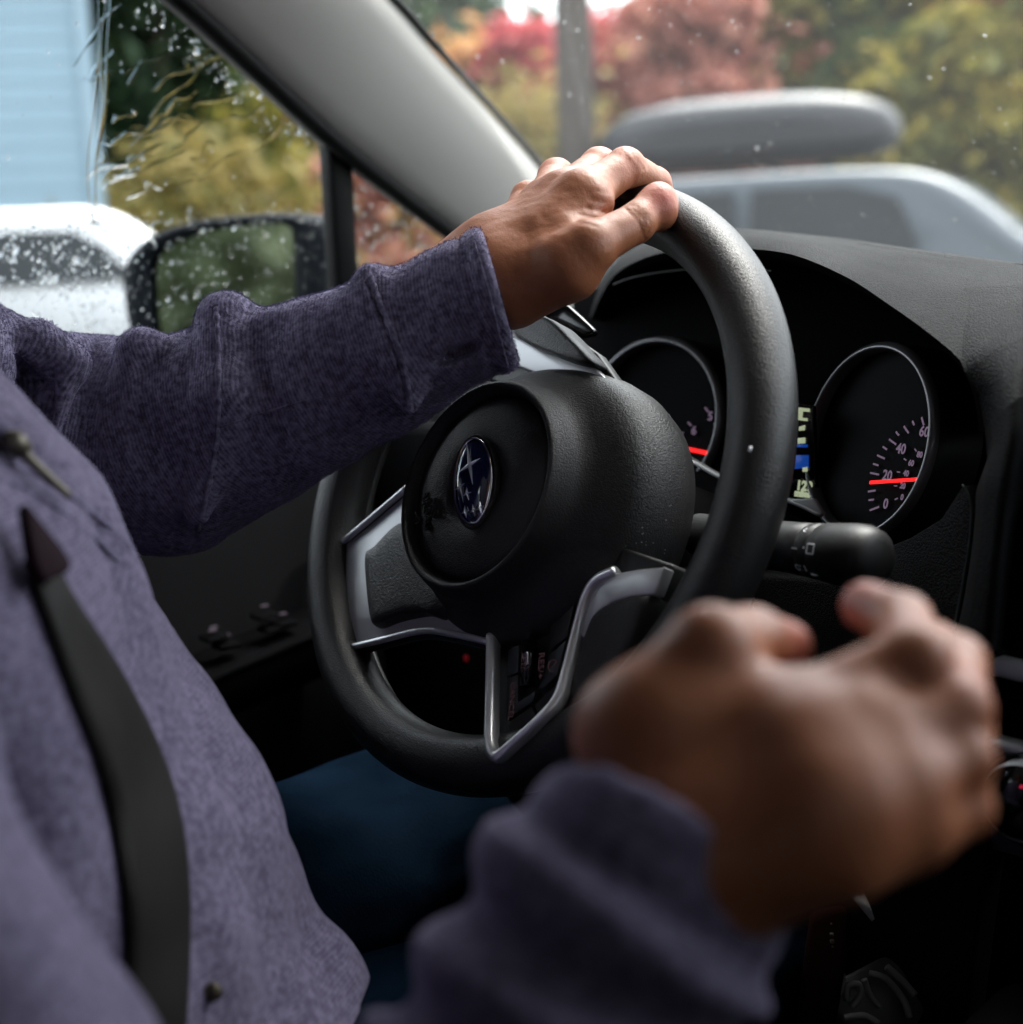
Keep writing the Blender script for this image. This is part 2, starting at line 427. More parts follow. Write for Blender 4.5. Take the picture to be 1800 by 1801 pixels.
# emblem: domed blue oval with chrome border and six four-pointed stars
EA = math.radians(-61.0); eu = np.array([math.cos(EA), math.sin(EA)]); ev = np.array([-eu[1], eu[0]])
EC = np.array((-0.0010, -0.0102, 0.0340))[:2]
def oval(ru, rv, h, n=64):
    a_ = np.linspace(0, 2 * PI, n, endpoint=False)
    q = EC + ru * np.cos(a_)[:, None] * eu + rv * np.sin(a_)[:, None] * ev
    return np.concatenate([q, np.full((n, 1), h)], 1)
M_BLUE = plain('emblem_blue', (0.004, 0.012, 0.06), 0.08, 0.0, noise=0.3, nscale=80, spec=0.7, coat=1.0)
v, f = loft([oval(0.0305, 0.0185, .0302), oval(0.0300, 0.0180, .0335), oval(0.0290, 0.0170, .0345), oval(0.0283, 0.0163, .0330)], closed_rows=True)
mesh('emblem_recess', v, f, M_HUB, sw)
v, f = loft([oval(0.0279, 0.0159, .030), oval(0.0277, 0.0157, .0347), oval(0.0270, 0.0150, .0356), oval(0.0262, 0.0142, .0347)], closed_rows=True)
mesh('emblem_bezel', v, f, M_CHROME, sw)
v, f = loft([oval(0.0264, 0.0144, .0342), oval(0.022, 0.0118, .0357), oval(0.014, 0.0074, .0366), oval(0.0005, 0.0003, .0370)], closed_rows=True, cap1=True)
mesh('emblem', v, f, M_BLUE, sw)
def star(c, arms, h=0.0371, wd=0.16):
    c = np.array(c)[:2]; bm = bmesh.new(); pts = []
    tips = [np.array(t)[:2] for t in arms]
    for i, t in enumerate(tips):
        nx = tips[(i + 1) % 4]; pts.append(t); 
        L_ = min(np.linalg.norm(t - c), np.linalg.norm(nx - c)); mid = (t - c) / np.linalg.norm(t - c) + (nx - c) / np.linalg.norm(nx - c)
        pts.append(c + mid / (np.linalg.norm(mid) + 1e-9) * L_ * wd * 1.15)
    h += .0004; vv = [bm.verts.new((p[0], p[1], h - 0.0004 + 0.0003 * (i % 2))) for i, p in enumerate(pts)]
    top = bm.verts.new((c[0], c[1], h + 0.0008)); bot = bm.verts.new((c[0], c[1], h - 0.002)); n = len(vv)
    for i in range(n):
        bm.faces.new((vv[i], vv[(i + 1) % n], top)); bm.faces.new((vv[(i + 1) % n], vv[i], bot))
    return from_bm('emblem_star', bm, M_EMBL, sw, smooth=False)
star((-0.0045, -0.0019, 0.0370), [(-0.0139, 0.0114, 0.0360), (0.0029, 0.0028, 0.0360), (0.0033, -0.0135, 0.0360), (-0.0133, -0.0078, 0.0360)])
star((-0.0070, -0.0151, 0.0360), [(-0.0121, -0.0091, 0.0360), (-0.0042, -0.0128, 0.0360), (0.0002, -0.0246, 0.0360), (-0.0108, -0.0176, 0.0360)])
star((0.0005, -0.0185, 0.0360), [(-0.0018, -0.0146, 0.0360), (0.0041, -0.0174, 0.0360), (0.0039, -0.0225, 0.0360), (-0.0022, -0.0204, 0.0360)])
star((0.0038, -0.0289, 0.0360), [(0.0016, -0.0255, 0.0360), (0.0069, -0.0279, 0.0360), (0.0065, -0.0327, 0.0360), (0.0009, -0.0306, 0.0360)])
star((0.0107, -0.0275, 0.0360), [(0.0081, -0.0241, 0.0360), (0.0138, -0.0265, 0.0360), (0.0133, -0.0309, 0.0360), (0.0079, -0.0292, 0.0360)])
star((0.0157, -0.0253, 0.0360), [(0.0136, -0.0218, 0.0360), (0.0181, -0.0240, 0.0360), (0.0178, -0.0287, 0.0360), (0.0134, -0.0269, 0.0360)])
# moulded lettering, raised from the pad
def wheel_text(s, at_, size, ang, mat, nm='lettering', depth=0.0008, h=None, align='CENTER'):
    a = math.radians(ang); p = at_
    mw = Matrix(((math.cos(a), -math.sin(a), 0, p[0]), (math.sin(a), math.cos(a), 0, p[1]), (0, 0, 1, p[2] if h is None else h), (0, 0, 0, 1)))
    return text_mesh(nm, s, size, depth, mat, sw, mw, align)
wheel_text('SRS', (-0.0288, -0.0289, 0.0333), 0.0082, -60, M_BLACK)
wheel_text('AIRBAG', (-0.0356, -0.0313, 0.0330), 0.0074, -60, M_BLACK)
c_ = np.array((-0.0419, -0.0378, 0.0325))
a_ = np.linspace(0, 2 * PI, 20, endpoint=False)
v, f = tube(np.stack([c_[0] + .0022 * np.cos(a_), c_[1] + .0022 * np.sin(a_), np.full(20, c_[2] + .0003)], 1), 0.0004, 6, closed=True)
v2, f2 = tube([np.array((-0.0463, -0.0334, 0.0325)) + (0, 0, .0004), np.array((-0.0412, -0.0370, 0.0325)) + (0, 0, .0004)], 0.0004, 6)
mesh('airbag_symbol', *cat((v, f), (v2, f2)), M_BLACK, sw)

# --- spoke towards the driver's left knee
slab('silver_spoke_trim', [(-0.0996, -0.0147, 0.0040), (-0.1321, -0.0433, 0.0040), (-0.1618, -0.0688, 0.0040), (-0.1638, -0.0737, 0.0040), (-0.1557, -0.0874, 0.0040), (-0.1415, -0.1064, 0.0040), (-0.1269, -0.1225, 0.0040), (-0.1157, -0.1231, 0.0040), (-0.0839, -0.1130, 0.0040), (-0.0433, -0.0991, 0.0040), (-0.0132, -0.0960, 0.0040), (0.0173, -0.0947, 0.0040), (0.0105, -0.0797, 0.0040), (-0.0410, -0.0598, 0.0040)], 0.012, M_SILVER, sw, bevel=0.002, normal=(0, 0, 1))
pth = catmull([(-0.0970, -0.0150, 0.0060), (-0.1297, -0.0429, 0.0060), (-0.1567, -0.0655, 0.0060), (-0.1613, -0.0732, 0.0060), (-0.1534, -0.0876, 0.0060), (-0.1392, -0.1065, 0.0060), (-0.1251, -0.1219, 0.0060), (-0.1132, -0.1227, 0.0060), (-0.0815, -0.1127, 0.0060), (-0.0410, -0.0988, 0.0060), (-0.0121, -0.0957, 0.0050), (0.0161, -0.0947, 0.0030)], 60)
v, f = tube(pth, 0.0022, 12); mesh('silver_spoke_lip', v, f, M_LIP, sw)
v, f = tube(pth * [1.012, 1.012, 1] - [0, 0, .004], 0.0035, 10); mesh('spoke_edge', v, f, M_BLACK, sw)
def pad(name, outl, h0, h1, mat, bev=0.004, seg=4, th=0.02):
    """cushioned pad: outline at h0 shrinking to a domed top at h1"""
    O = catmull_closed(outl, 64); c = O.mean(0)
    rows = []
    for s_, hh in ((1.0, -th), (1.0, 0.0), (0.985, 0.35), (0.95, 0.7), (0.88, 0.93), (0.7, 1.0), (0.4, 1.02), (0.01, 1.03)):
        q = c + (O - c) * s_; z = h0 + (h1 - h0) * hh if hh >= 0 else h0 - th
        rows.append(np.stack([q[:, 0], q[:, 1], np.full(64, z) + (O[:, 2] - c[2])], 1))
    v, f = loft(rows, closed_rows=True, cap0=True, cap1=True)
    return mesh(name, v, f, mat, sw)
pad('spoke_pad', [(-0.1144, -0.0617, 0.0120), (-0.1080, -0.0549, 0.0120), (-0.0862, -0.0359, 0.0120), (-0.0466, -0.0396, 0.0120), (-0.0149, -0.0722, 0.0120), (-0.0223, -0.0882, 0.0120), (-0.0394, -0.0892, 0.0120), (-0.0640, -0.0968, 0.0120), (-0.0805, -0.1038, 0.0120), (-0.0886, -0.1008, 0.0120), (-0.1028, -0.0817, 0.0120)], 0.004, 0.013, M_HUB)
# --- spoke pointing down (the one with the cruise buttons)
slab('button_web', [(0.0525, -0.1423, 0.0120), (0.0586, -0.1484, 0.0150), (0.0648, -0.1515, 0.0160), (0.0751, -0.1396, 0.0145), (0.0836, -0.1274, 0.0125), (0.0867, -0.1147, 0.0085), (0.0804, -0.1191, 0.0085), (0.0666, -0.1422, 0.0120)], 0.010, M_BLACK, sw, bevel=0.001, normal=(0, 0, 1))
slab('button_housing', [(0.0093, -0.0852, -0.0020), (0.0379, -0.1531, -0.0020), (0.0452, -0.1562, -0.0020), (0.0725, -0.1280, -0.0020), (0.1044, -0.1278, -0.0020), (0.1194, -0.1018, -0.0020), (0.1307, -0.0464, -0.0020), (0.1312, -0.0317, -0.0020), (0.0761, -0.0256, -0.0020)], 0.014, M_BLACK, sw, bevel=0.002, normal=(0, 0, 1))
pth = catmull([(0.0185, -0.0909, 0.0030), (0.0313, -0.1131, 0.0060), (0.0444, -0.1310, 0.0110), (0.0590, -0.1475, 0.0175), (0.0674, -0.1528, 0.0195), (0.0733, -0.1493, 0.0195), (0.0900, -0.1274, 0.0165), (0.0933, -0.1147, 0.0120), (0.0898, -0.0991, 0.0080), (0.0853, -0.0773, 0.0050), (0.0852, -0.0577, 0.0050), (0.0901, -0.0481, 0.0050), (0.0993, -0.0421, 0.0040)], 90)
a_ = np.linspace(0, 2 * PI, 14, endpoint=False)
v, f = tube(pth, 1.0, sec=np.stack([0.0034 * np.cos(a_), 0.0048 * np.sin(a_)], 1)); mesh('silver_button_frame', v, f, M_LIP, sw)
slab('silver_spoke_cap', [(0.0870, -0.0662, 0.0060), (0.0861, -0.0553, 0.0060), (0.0895, -0.0485, 0.0060), (0.0987, -0.0434, 0.0060), (0.1146, -0.0390, 0.0060), (0.1337, -0.0348, 0.0060), (0.1318, -0.0499, 0.0060), (0.1161, -0.0536, 0.0060), (0.1044, -0.0578, 0.0060), (0.0973, -0.0636, 0.0060), (0.0950, -0.0709, 0.0060), (0.0949, -0.0790, 0.0060), (0.0892, -0.0800, 0.0060)], 0.008, M_SILVER, sw, bevel=0.0012, normal=(0, 0, 1))
pad('thumb_rest', [(0.0932, -0.0700, 0.0040), (0.0960, -0.0640, 0.0040), (0.1036, -0.0584, 0.0040), (0.1152, -0.0538, 0.0040), (0.1294, -0.0504, 0.0040), (0.1287, -0.0696, 0.0040), (0.1250, -0.0914, 0.0040), (0.1179, -0.1134, 0.0040), (0.1038, -0.1277, 0.0040), (0.0943, -0.1227, 0.0040), (0.0926, -0.1038, 0.0040), (0.0920, -0.0853, 0.0040)], 0.002, 0.009, M_HUB)
def key(name, pts, h, mat, th=0.005, bev=0.0006):
    return slab(name, [(p[0], p[1], h) for p in pts], th, mat, sw, bevel=bev, normal=(0, 0, 1))
key('button', [(0.0339, -0.0964, 0.0040), (0.0412, -0.0921, 0.0040), (0.0471, -0.1067, 0.0040), (0.0393, -0.1108, 0.0040)], 0.0032, M_GREYBTN)
key('button', [(0.0397, -0.1117, 0.0040), (0.0475, -0.1076, 0.0040), (0.0536, -0.1225, 0.0040), (0.0642, -0.1136, 0.0040), (0.0649, -0.1195, 0.0040), (0.0481, -0.1339, 0.0040)], 0.0032, M_GREYBTN)
key('button', [(0.0666, -0.0931, 0.0040), (0.0760, -0.0831, 0.0040), (0.0767, -0.0912, 0.0040), (0.0769, -0.1025, 0.0040), (0.0704, -0.1108, 0.0040), (0.0658, -0.1130, 0.0040), (0.0675, -0.1040, 0.0040)], 0.0032, M_GREYBTN)
key('button', [(0.0611, -0.0780, 0.0040), (0.0742, -0.0636, 0.0040), (0.0761, -0.0812, 0.0040), (0.0658, -0.0913, 0.0040)], 0.0030, M_BLACK)
key('button', [(0.0493, -0.1356, 0.0040), (0.0642, -0.1222, 0.0040), (0.0708, -0.1277, 0.0040), (0.0575, -0.1433, 0.0040)], 0.0026, M_BLACK)
key('button', [(0.0657, -0.1212, 0.0040), (0.0798, -0.1051, 0.0040), (0.0810, -0.1143, 0.0040), (0.0716, -0.1263, 0.0040)], 0.0026, M_BLACK)
v, f = tube([(0.0499, -0.0890, 0.0040), (0.0578, -0.1127, 0.0040)], 0.0042, 16); mesh('scroll_switch', v, f, M_GLOSS, sw)
key('switch_chrome', [(0.0539, -0.0950, 0.0080), (0.0556, -0.0947, 0.0080), (0.0585, -0.1013, 0.0080), (0.0570, -0.1022, 0.0080)], 0.0085, M_CHROME, th=0.002, bev=0.0003)
wheel_text('CANCEL', (0.0489, -0.1228, 0.0040), 0.0056, -72, M_PINK, depth=0.0001, h=0.0034)
wheel_text('RES/+', (0.0631, -0.1001, 0.0040), 0.0062, -72, M_PINK, depth=0.0001, h=0.0034)
wheel_text('SET/-', (0.0541, -0.1010, 0.0075), 0.0050, -72, M_PINK, depth=0.0001, h=0.0081)
c_ = np.array((0.0720, -0.0984, 0.0040)); a_ = np.linspace(0.6, 5.4, 18)
v, f = tube(np.stack([c_[0] + .0032 * np.cos(a_), c_[1] + .0032 * np.sin(a_), np.full(18, .0034)], 1), 0.00028, 6)
v2, f2 = tube([(c_[0], c_[1], .0034), (c_[0] + .0022, c_[1] + .0022, .0034)], 0.00028, 6)
mesh('cruise_symbol', *cat((v, f), (v2, f2)), M_PINK, sw)
# --- spoke pointing up, half hidden under the cuff
slab('silver_spoke_trim', [(-0.0616, 0.1021, -0.0020), (-0.0446, 0.0903, -0.0020), (-0.0157, 0.0814, -0.0020), (0.0276, 0.0741, -0.0020), (0.0560, 0.0588, -0.0020), (0.0439, 0.0548, -0.0020), (0.0047, 0.0627, -0.0020), (-0.0432, 0.0726, -0.0020), (-0.0701, 0.0717, -0.0020), (-0.0895, 0.1019, -0.0020)], 0.008, M_SILVER, sw, bevel=0.0015, normal=(0, 0, 1))
pad('spoke_pad', [(-0.0475, 0.0984, 0.0020), (-0.0307, 0.1022, 0.0020), (-0.0118, 0.0998, 0.0020), (0.0102, 0.0887, 0.0020), (0.0331, 0.0749, 0.0020), (0.0224, 0.0731, 0.0020), (-0.0054, 0.0787, 0.0020), (-0.0345, 0.0867, 0.0020)], 0.001, 0.007, M_HUB, th=0.012)
slab('spoke_edge', [(-0.0985, 0.1043, -0.0080), (-0.0677, 0.1198, -0.0080), (0.0217, 0.0839, -0.0080), (0.0605, 0.0561, -0.0080), (0.0121, 0.0483, -0.0080), (-0.0799, 0.0660, -0.0080)], 0.01, M_BLACK, sw, bevel=0.002, normal=(0, 0, 1))
# shift paddle behind the rim
slab('shift_paddle', [(-0.0955, 0.1290, -0.0300), (-0.0566, 0.1288, -0.0300), (-0.0408, 0.1226, -0.0300), (-0.0263, 0.1151, -0.0300), (-0.0118, 0.1071, -0.0300), (-0.0126, 0.1041, -0.0300), (-0.0258, 0.1016, -0.0300), (-0.0414, 0.1052, -0.0300), (-0.0680, 0.1110, -0.0300)], 0.006, M_GLOSS, sw, bevel=0.0015, normal=(0, 0, 1))
slab('shift_paddle', [(0.1054, -0.0331, -0.0300), (0.1203, -0.0231, -0.0300), (0.1321, -0.0387, -0.0300), (0.1244, -0.0619, -0.0300), (0.1120, -0.0672, -0.0300)], 0.006, M_GLOSS, sw, bevel=0.0015, normal=(0, 0, 1))
# dust on the airbag cover
rg = np.random.default_rng(4); vf = []
for i in range(150):
    a = rg.uniform(-1.1, .9); h_ = rg.uniform(-.03, .004); r_ = np.interp(-h_, [-.004, .002, .008, .02, .034], [.083, .0868, .0893, .0909, .0904]) * (1 + .10 * np.interp(-h_, [-.004, .008], [.8, 1]) * math.cos(a - .26))
    s_ = rg.uniform(.00015, .0004); vf.append(boxv((HC[0] + r_ * math.cos(a), HC[1] + r_ * math.sin(a), h_), (s_, s_, s_)))
o = mesh('dust', *cat(*vf), M_WHITEP, sw, smooth=False); o['kind'] = 'stuff'
# small paint fleck worn into the rim
c_ = np.array((0.1764, 0.0283, 0.0170)); v, f = boxv(c_, (.0016, .0028, .0006)); mesh('worn_fleck', v, f, M_WHITEP, sw)

# ---------------------------------------------------------------- instrument binnacle, dashboard
dash = part('dashboard', car)
crest = catmull([(-0.3377, 0.3600, 0.0698), (-0.2686, 0.3300, 0.1009), (-0.2138, 0.3000, 0.1190), (-0.1590, 0.2800, 0.1337), (-0.1058, 0.2700, 0.1390), (-0.0604, 0.2650, 0.1399), (-0.0056, 0.2600, 0.1346), (0.0451, 0.2550, 0.1275), (0.0923, 0.2500, 0.1213), (0.1363, 0.2450, 0.1155), (0.1772, 0.2400, 0.1105), (0.2356, 0.2350, 0.1028), (0.3119, 0.2300, 0.0940)], 96)
lip = catmull([(-0.1892, 0.2400, 0.0784), (-0.1550, 0.2200, 0.0988), (-0.1161, 0.2000, 0.1152), (-0.0675, 0.1850, 0.1258), (-0.0192, 0.1750, 0.1289), (0.0350, 0.1650, 0.1277), (0.0785, 0.1550, 0.1229), (0.1231, 0.1450, 0.1100), (0.1573, 0.1350, 0.0960), (0.1863, 0.1300, 0.0812), (0.2105, 0.1250, 0.0665), (0.2239, 0.1200, 0.0509), (0.2294, 0.1180, 0.0308)], 96)
lip = np.array(lip); crest = np.array(crest)
rows = []
fwd = crest + np.array([0.0, 0.36, -0.10])
rows.append(crest + [0, 0.46, -0.135]); rows.append(crest + [0, 0.30, -0.07]); rows.append(crest + [0, 0.15, -0.022]); rows.append(crest + [0, 0.06, -0.004]); rows.append(crest + [0, 0.02, -0.0003])
for t in (0.0, 0.08, 0.18, 0.35, 0.55, 0.75, 0.88, 0.95, 1.0):
    q = crest * (1 - t) + lip * t
    bulge = math.sin(PI * min(t * 1.0, 1)) ** 0.8 * 0.006
    rows.append(q + [0, -0.3 * bulge, bulge])
v, f = loft(rows); mesh('binnacle_hood', v, f, M_DASH, dash)
# lip rolls over into the recess
a_lip = lip[:]
inner = []
for dy, dz, in ((0.0, 0.0), (0.002, -0.004), (0.008, -0.007), (0.03, -0.010), (0.11, -0.018)):
    c = np.array([0.02, 0, 0.02]); q = a_lip.copy(); dirn = c - q; dirn[:, 1] = 0; dirn /= np.linalg.norm(dirn, axis=1)[:, None]
    inner.append(q + dirn * (-dz) + [0, dy, 0])
v, f = loft(inner); mesh('binnacle_recess', v, f, M_BLACK2, dash)
# right flank: leather runs from the hood down beside the cluster
flank_a = catmull([(0.2294, 0.1180, 0.0308), (0.2288, 0.1170, 0.0191), (0.2210, 0.1150, 0.0014), (0.2058, 0.1150, -0.0175), (0.1843, 0.1180, -0.0313), (0.1589, 0.1250, -0.0404), (0.1221, 0.1400, -0.0485)], 40)
crest_r = np.array((0.3119, 0.2300, 0.0940))
fl = []
edge1 = catmull([(0.2294, 0.1180, 0.0308), (0.2352, 0.1120, 0.0202), (0.2314, 0.1080, 0.0021), (0.2328, 0.1050, -0.0100), (0.2336, 0.1000, -0.0314), (0.2325, 0.0950, -0.0545), (0.2319, 0.0900, -0.0704)], 40)
edge2 = catmull([(0.2675, 0.0850, 0.0534), (0.2708, 0.0780, 0.0380), (0.2705, 0.0740, 0.0193), (0.2690, 0.0720, 0.0002), (0.2681, 0.0700, -0.0218), (0.2673, 0.0680, -0.0468), (0.2670, 0.0660, -0.0680)], 40)
edge3 = catmull([(0.2741, 0.1000, 0.0577), (0.2710, 0.1000, 0.0355), (0.2659, 0.1000, 0.0155), (0.2595, 0.1000, -0.0050), (0.2562, 0.1000, -0.0284), (0.2534, 0.1000, -0.0551), (0.2512, 0.1000, -0.0793)], 40)
mid12 = (edge1 + edge2) / 2 + [0, -0.006, 0]; mid23 = (edge2 * .7 + edge3 * .3) + [0, 0.002, 0]
v, f = loft([edge1 + [0, 0.02, 0], edge1, edge1 * .75 + edge2 * .25 + [0, -.004, 0], mid12, edge1 * .2 + edge2 * .8 + [0, -.003, 0], edge2, mid23, edge3, edge3 + [0, .05, 0]]); mesh('dash_side_bolster', v, f, M_DASH, dash)
# continuous leather corner between hood crest, lip end and bolster
top_row = catmull([(0.2105, 0.1250, 0.0665), (0.2088, 0.1650, 0.0858), (0.2184, 0.2000, 0.0960), (0.3186, 0.2150, 0.0877)], 30)
c0 = catmull([(0.2101, 0.1255, 0.0664), (0.2174, 0.1350, 0.0759), (0.2253, 0.1600, 0.0862), (0.2649, 0.1800, 0.0911), (0.3520, 0.2000, 0.0846)], 30)
c1 = catmull([(0.2252, 0.1190, 0.0496), (0.2370, 0.1120, 0.0551), (0.2507, 0.1050, 0.0619), (0.2735, 0.1100, 0.0678), (0.3767, 0.1400, 0.0684)], 30)
c2 = catmull([(0.2297, 0.1180, 0.0308), (0.2491, 0.0980, 0.0366), (0.2671, 0.0850, 0.0419), (0.2782, 0.0950, 0.0420), (0.3860, 0.1200, 0.0407)], 30)
c3 = catmull([(0.2308, 0.1180, 0.0191), (0.2533, 0.0920, 0.0240), (0.2697, 0.0780, 0.0270), (0.2741, 0.0950, 0.0252), (0.3872, 0.1200, 0.0157)], 30)
crr = catmull([(0.0448, 0.2555, 0.1274), (0.1150, 0.2470, 0.1183), (0.1772, 0.2400, 0.1105), (0.2356, 0.2350, 0.1028), (0.3397, 0.2300, 0.0911)], 30)
v, f = loft([crr + [0, .03, -.002], crr + [0, .004, .0012], c0 * .5 + crr * .5 + [0, -.006, .004], c0, c0 * .5 + c1 * .5 + [0, -.004, .003], c1, c2, c3]); mesh('dash_corner', v, f, M_DASH, dash)
slab('knee_panel', [(0.1312, 0.1280, -0.0477), (0.1667, 0.1220, -0.0380), (0.1843, 0.1180, -0.0301), (0.2058, 0.1150, -0.0165), (0.2202, 0.1130, 0.0034), (0.2256, 0.1110, -0.0018), (0.2290, 0.1080, -0.0109), (0.2297, 0.1030, -0.0324), (0.2286, 0.0980, -0.0557), (0.2273, 0.0940, -0.0708), (0.2123, 0.0980, -0.0698), (0.1862, 0.1050, -0.0635), (0.1488, 0.1150, -0.0580)], 0.02, M_DASH, dash, bevel=0.0015, normal=(0, -1, 0.1))
pth = catmull([(0.2222, 0.1100, 0.0040), (0.2282, 0.1080, -0.0047), (0.2303, 0.1050, -0.0177), (0.2304, 0.1020, -0.0321), (0.2292, 0.0970, -0.0554), (0.2289, 0.0920, -0.0701)], 40)
v, f = tube(pth, 0.0007, 8); mesh('panel_seam', v, f, M_GREYBTN, dash)
slab('lower_dash', [(-0.0255, 0.1500, -0.0813), (0.1480, 0.1160, -0.0590), (0.2110, 0.1000, -0.0717), (0.2266, 0.0950, -0.0735), (0.2547, 0.0850, -0.0766), (0.2508, 0.0900, -0.1834), (0.2212, 0.1200, -0.3021), (0.0276, 0.1500, -0.3898), (-0.0776, 0.1500, -0.2980)], 0.02, M_DASH, dash, bevel=0.003, normal=(0, -1, 0))
# dark under-dash and column shroud
slab('under_dash', [(-0.50, 0.20, -0.005), (-0.02, 0.19, -0.020), (0.06, 0.165, -0.045), (0.14, 0.16, -0.06), (0.14, 0.17, -0.40), (-0.50, 0.20, -0.36)], 0.03, M_BLACK2, dash, bevel=0.01, normal=(0, -1, 0))
v, f = tube(catmull([(0, -0.0, -0.03), (0, 0.03, -0.035), (0, 0.10, -0.07), (0, 0.20, -0.115), (0, .3, -.16)], 24), np.linspace(0.052, 0.070, 24), 32); mesh('column_shroud', v, f, M_BLACK2, dash)

# ---------------------------------------------------------------- instrument cluster
clu = part('instrument_cluster', car)
CT = math.radians(14)
def dial_frame(c, nx):
    n = np.array(nx); n /= np.linalg.norm(n); u = np.cross([0, 0, 1.0], n); u /= np.linalg.norm(u); w_ = np.cross(n, u)   # dials face the driver's eyes
    return np.array(c, float), u, w_, n
slab('cluster_face', [(-0.22, 0.250, 0.10), (0.0, 0.255, 0.125), (0.22, 0.245, 0.11), (0.23, 0.222, -0.02), (0.18, 0.215, -0.085), (-0.22, 0.22, -0.08)], 0.01, M_BLACK2, clu, bevel=0.004, normal=(0, -math.cos(CT), math.sin(CT)))
M_DIAL = plain('dial_black', (0.002, 0.002, 0.003), 0.6, noise=0.2, spec=0.04)
def gauge(c, r, nx):
    c, u, w_, n = dial_frame(c, nx); a_ = np.linspace(0, 2 * PI, 96, endpoint=False)
    def ring(rr, h): return c + rr * (np.cos(a_)[:, None] * u + np.sin(a_)[:, None] * w_) + n * h
    v, f = loft([ring(r * .925, -.003), ring(r * .93, .0042), ring(r * .945, .0060), ring(r * .97, .0054), ring(r * 1.0, .0038), ring(r * 1.018, .0008)], closed_rows=True)
    mesh('gauge_ring', v, f, M_RING, clu)
    v, f = loft([ring(r * 1.017, .0012), ring(r * 1.03, -.003), ring(r * 1.04, -.010), ring(r * 1.04, -.03)], closed_rows=True)
    mesh('gauge_shroud', v, f, M_BLACK, clu)
    v, f = loft([ring(r * .94, -.004), ring(0.0005, -.0042)], closed_rows=True, cap1=True); mesh('gauge_dial', v, f, M_DIAL, clu)
    return c, u, w_, n
SP = (0.1121, 0.1830, 0.0104); TC = (-0.0863, 0.2000, 0.0093)
g1 = gauge(SP, 0.0598, (-.27, -.93, .24)); g2 = gauge(TC, 0.0598, (.12, -.96, .24))
def on(g, px_, py_, h=0.002):
    c, u, w_, n = g; return c + u * px_ + w_ * py_ + n * h
def to_uv(g, q):
    c, u, w_, n = g; q = np.array(q) - c; return np.array([q @ u, q @ w_])
def tick(g, p0, p1, wd, mat, h=0.0, nm='dial_tick'):
    """print mark between two points of the dial plane"""
    p0, p1 = np.array(p0, float), np.array(p1, float); d = p1 - p0; d /= np.linalg.norm(d); s_ = np.array([-d[1], d[0]]) * wd / 2
    Q = [on(g, *(p0 + s_), h), on(g, *(p1 + s_), h), on(g, *(p1 - s_), h), on(g, *(p0 - s_), h)]
    n = g[3]; Q += [q - n * 0.0004 for q in Q]
    return mesh(nm, Q, [(0, 1, 2, 3), (4, 7, 6, 5), (0, 4, 5, 1), (1, 5, 6, 2), (2, 6, 7, 3), (3, 7, 4, 0)], mat, clu, smooth=False)
def dial_text(g, s, uv, size, mat=M_TICK, nm='dial_numeral'):
    c, u, w_, n = g; p = on(g, uv[0], uv[1], -.0025)
    mw = Matrix(((u[0], w_[0], n[0], p[0]), (u[1], w_[1], n[1], p[1]), (u[2], w_[2], n[2], p[2]), (0, 0, 0, 1)))
    return text_mesh(nm, s, size, 0.0001, mat, clu, mw, bold=0.0002)
# speedometer scale, read off clockwise from 0; the sight line is oblique, so the pivot lies out of view behind the ring
def dpt(px3): return to_uv(g1, px3)
for A, B in (((0.1181, 0.1731, -0.0297), (0.1256, 0.1717, -0.0266)), ((0.1157, 0.1752, -0.0240), (0.1201, 0.1742, -0.0231)), ((0.1140, 0.1770, -0.0192), (0.1204, 0.1755, -0.0177)), ((0.1135, 0.1800, -0.0082), (0.1213, 0.1777, -0.0083)), ((0.1148, 0.1810, -0.0027), (0.1196, 0.1795, -0.0031)), ((0.1172, 0.1817, 0.0026), (0.1242, 0.1793, 0.0014)), ((0.1211, 0.1819, 0.0080), (0.1249, 0.1805, 0.0068)), ((0.1256, 0.1819, 0.0128), (0.1322, 0.1794, 0.0105)), ((0.1305, 0.1817, 0.0176), (0.1334, 0.1804, 0.0159)), ((0.1366, 0.1809, 0.0214), (0.1414, 0.1786, 0.0180)), ((0.1432, 0.1799, 0.0250), (0.1451, 0.1788, 0.0229)), ((0.1503, 0.1786, 0.0278), (0.1531, 0.1766, 0.0236))):
    tick(g1, dpt(A), dpt(B), 0.0011, M_TICK, -.002)
for s_, p in (('0', (0.1307, 0.1708, -0.0243)), ('20', (0.1284, 0.1757, -0.0081)), ('40', (0.1367, 0.1775, 0.0083)), ('60', (0.1540, 0.1754, 0.0198))):
    dial_text(g1, s_, dpt(p), 0.0085)
for s_, p in (('0', (0.1438, 0.1685, -0.0186)), ('20', (0.1429, 0.1704, -0.0122)), ('40', (0.1441, 0.1719, -0.0049)), ('60', (0.1471, 0.1727, 0.0013)), ('80', (0.1531, 0.1723, 0.0068))):
    dial_text(g1, s_, dpt(p), 0.0048)
for A, B in (((0.1384, 0.1695, -0.0206), (0.1406, 0.1691, -0.0196)), ((0.1361, 0.1721, -0.0130), (0.1385, 0.1715, -0.0127)), ((0.1367, 0.1741, -0.0048), (0.1392, 0.1734, -0.0048)), ((0.1408, 0.1750, 0.0032), (0.1429, 0.1742, 0.0025)), ((0.1486, 0.1743, 0.0096), (0.1503, 0.1736, 0.0085))):
    tick(g1, dpt(A), dpt(B), 0.0007, M_TICK, -.002)
n1, n2 = dpt((0.1176, 0.1738, -0.0129)), dpt((0.1605, 0.1632, -0.0056)); tick(g1, n1, n2, 0.0020, M_NEEDLE, 0.0015, 'needle')
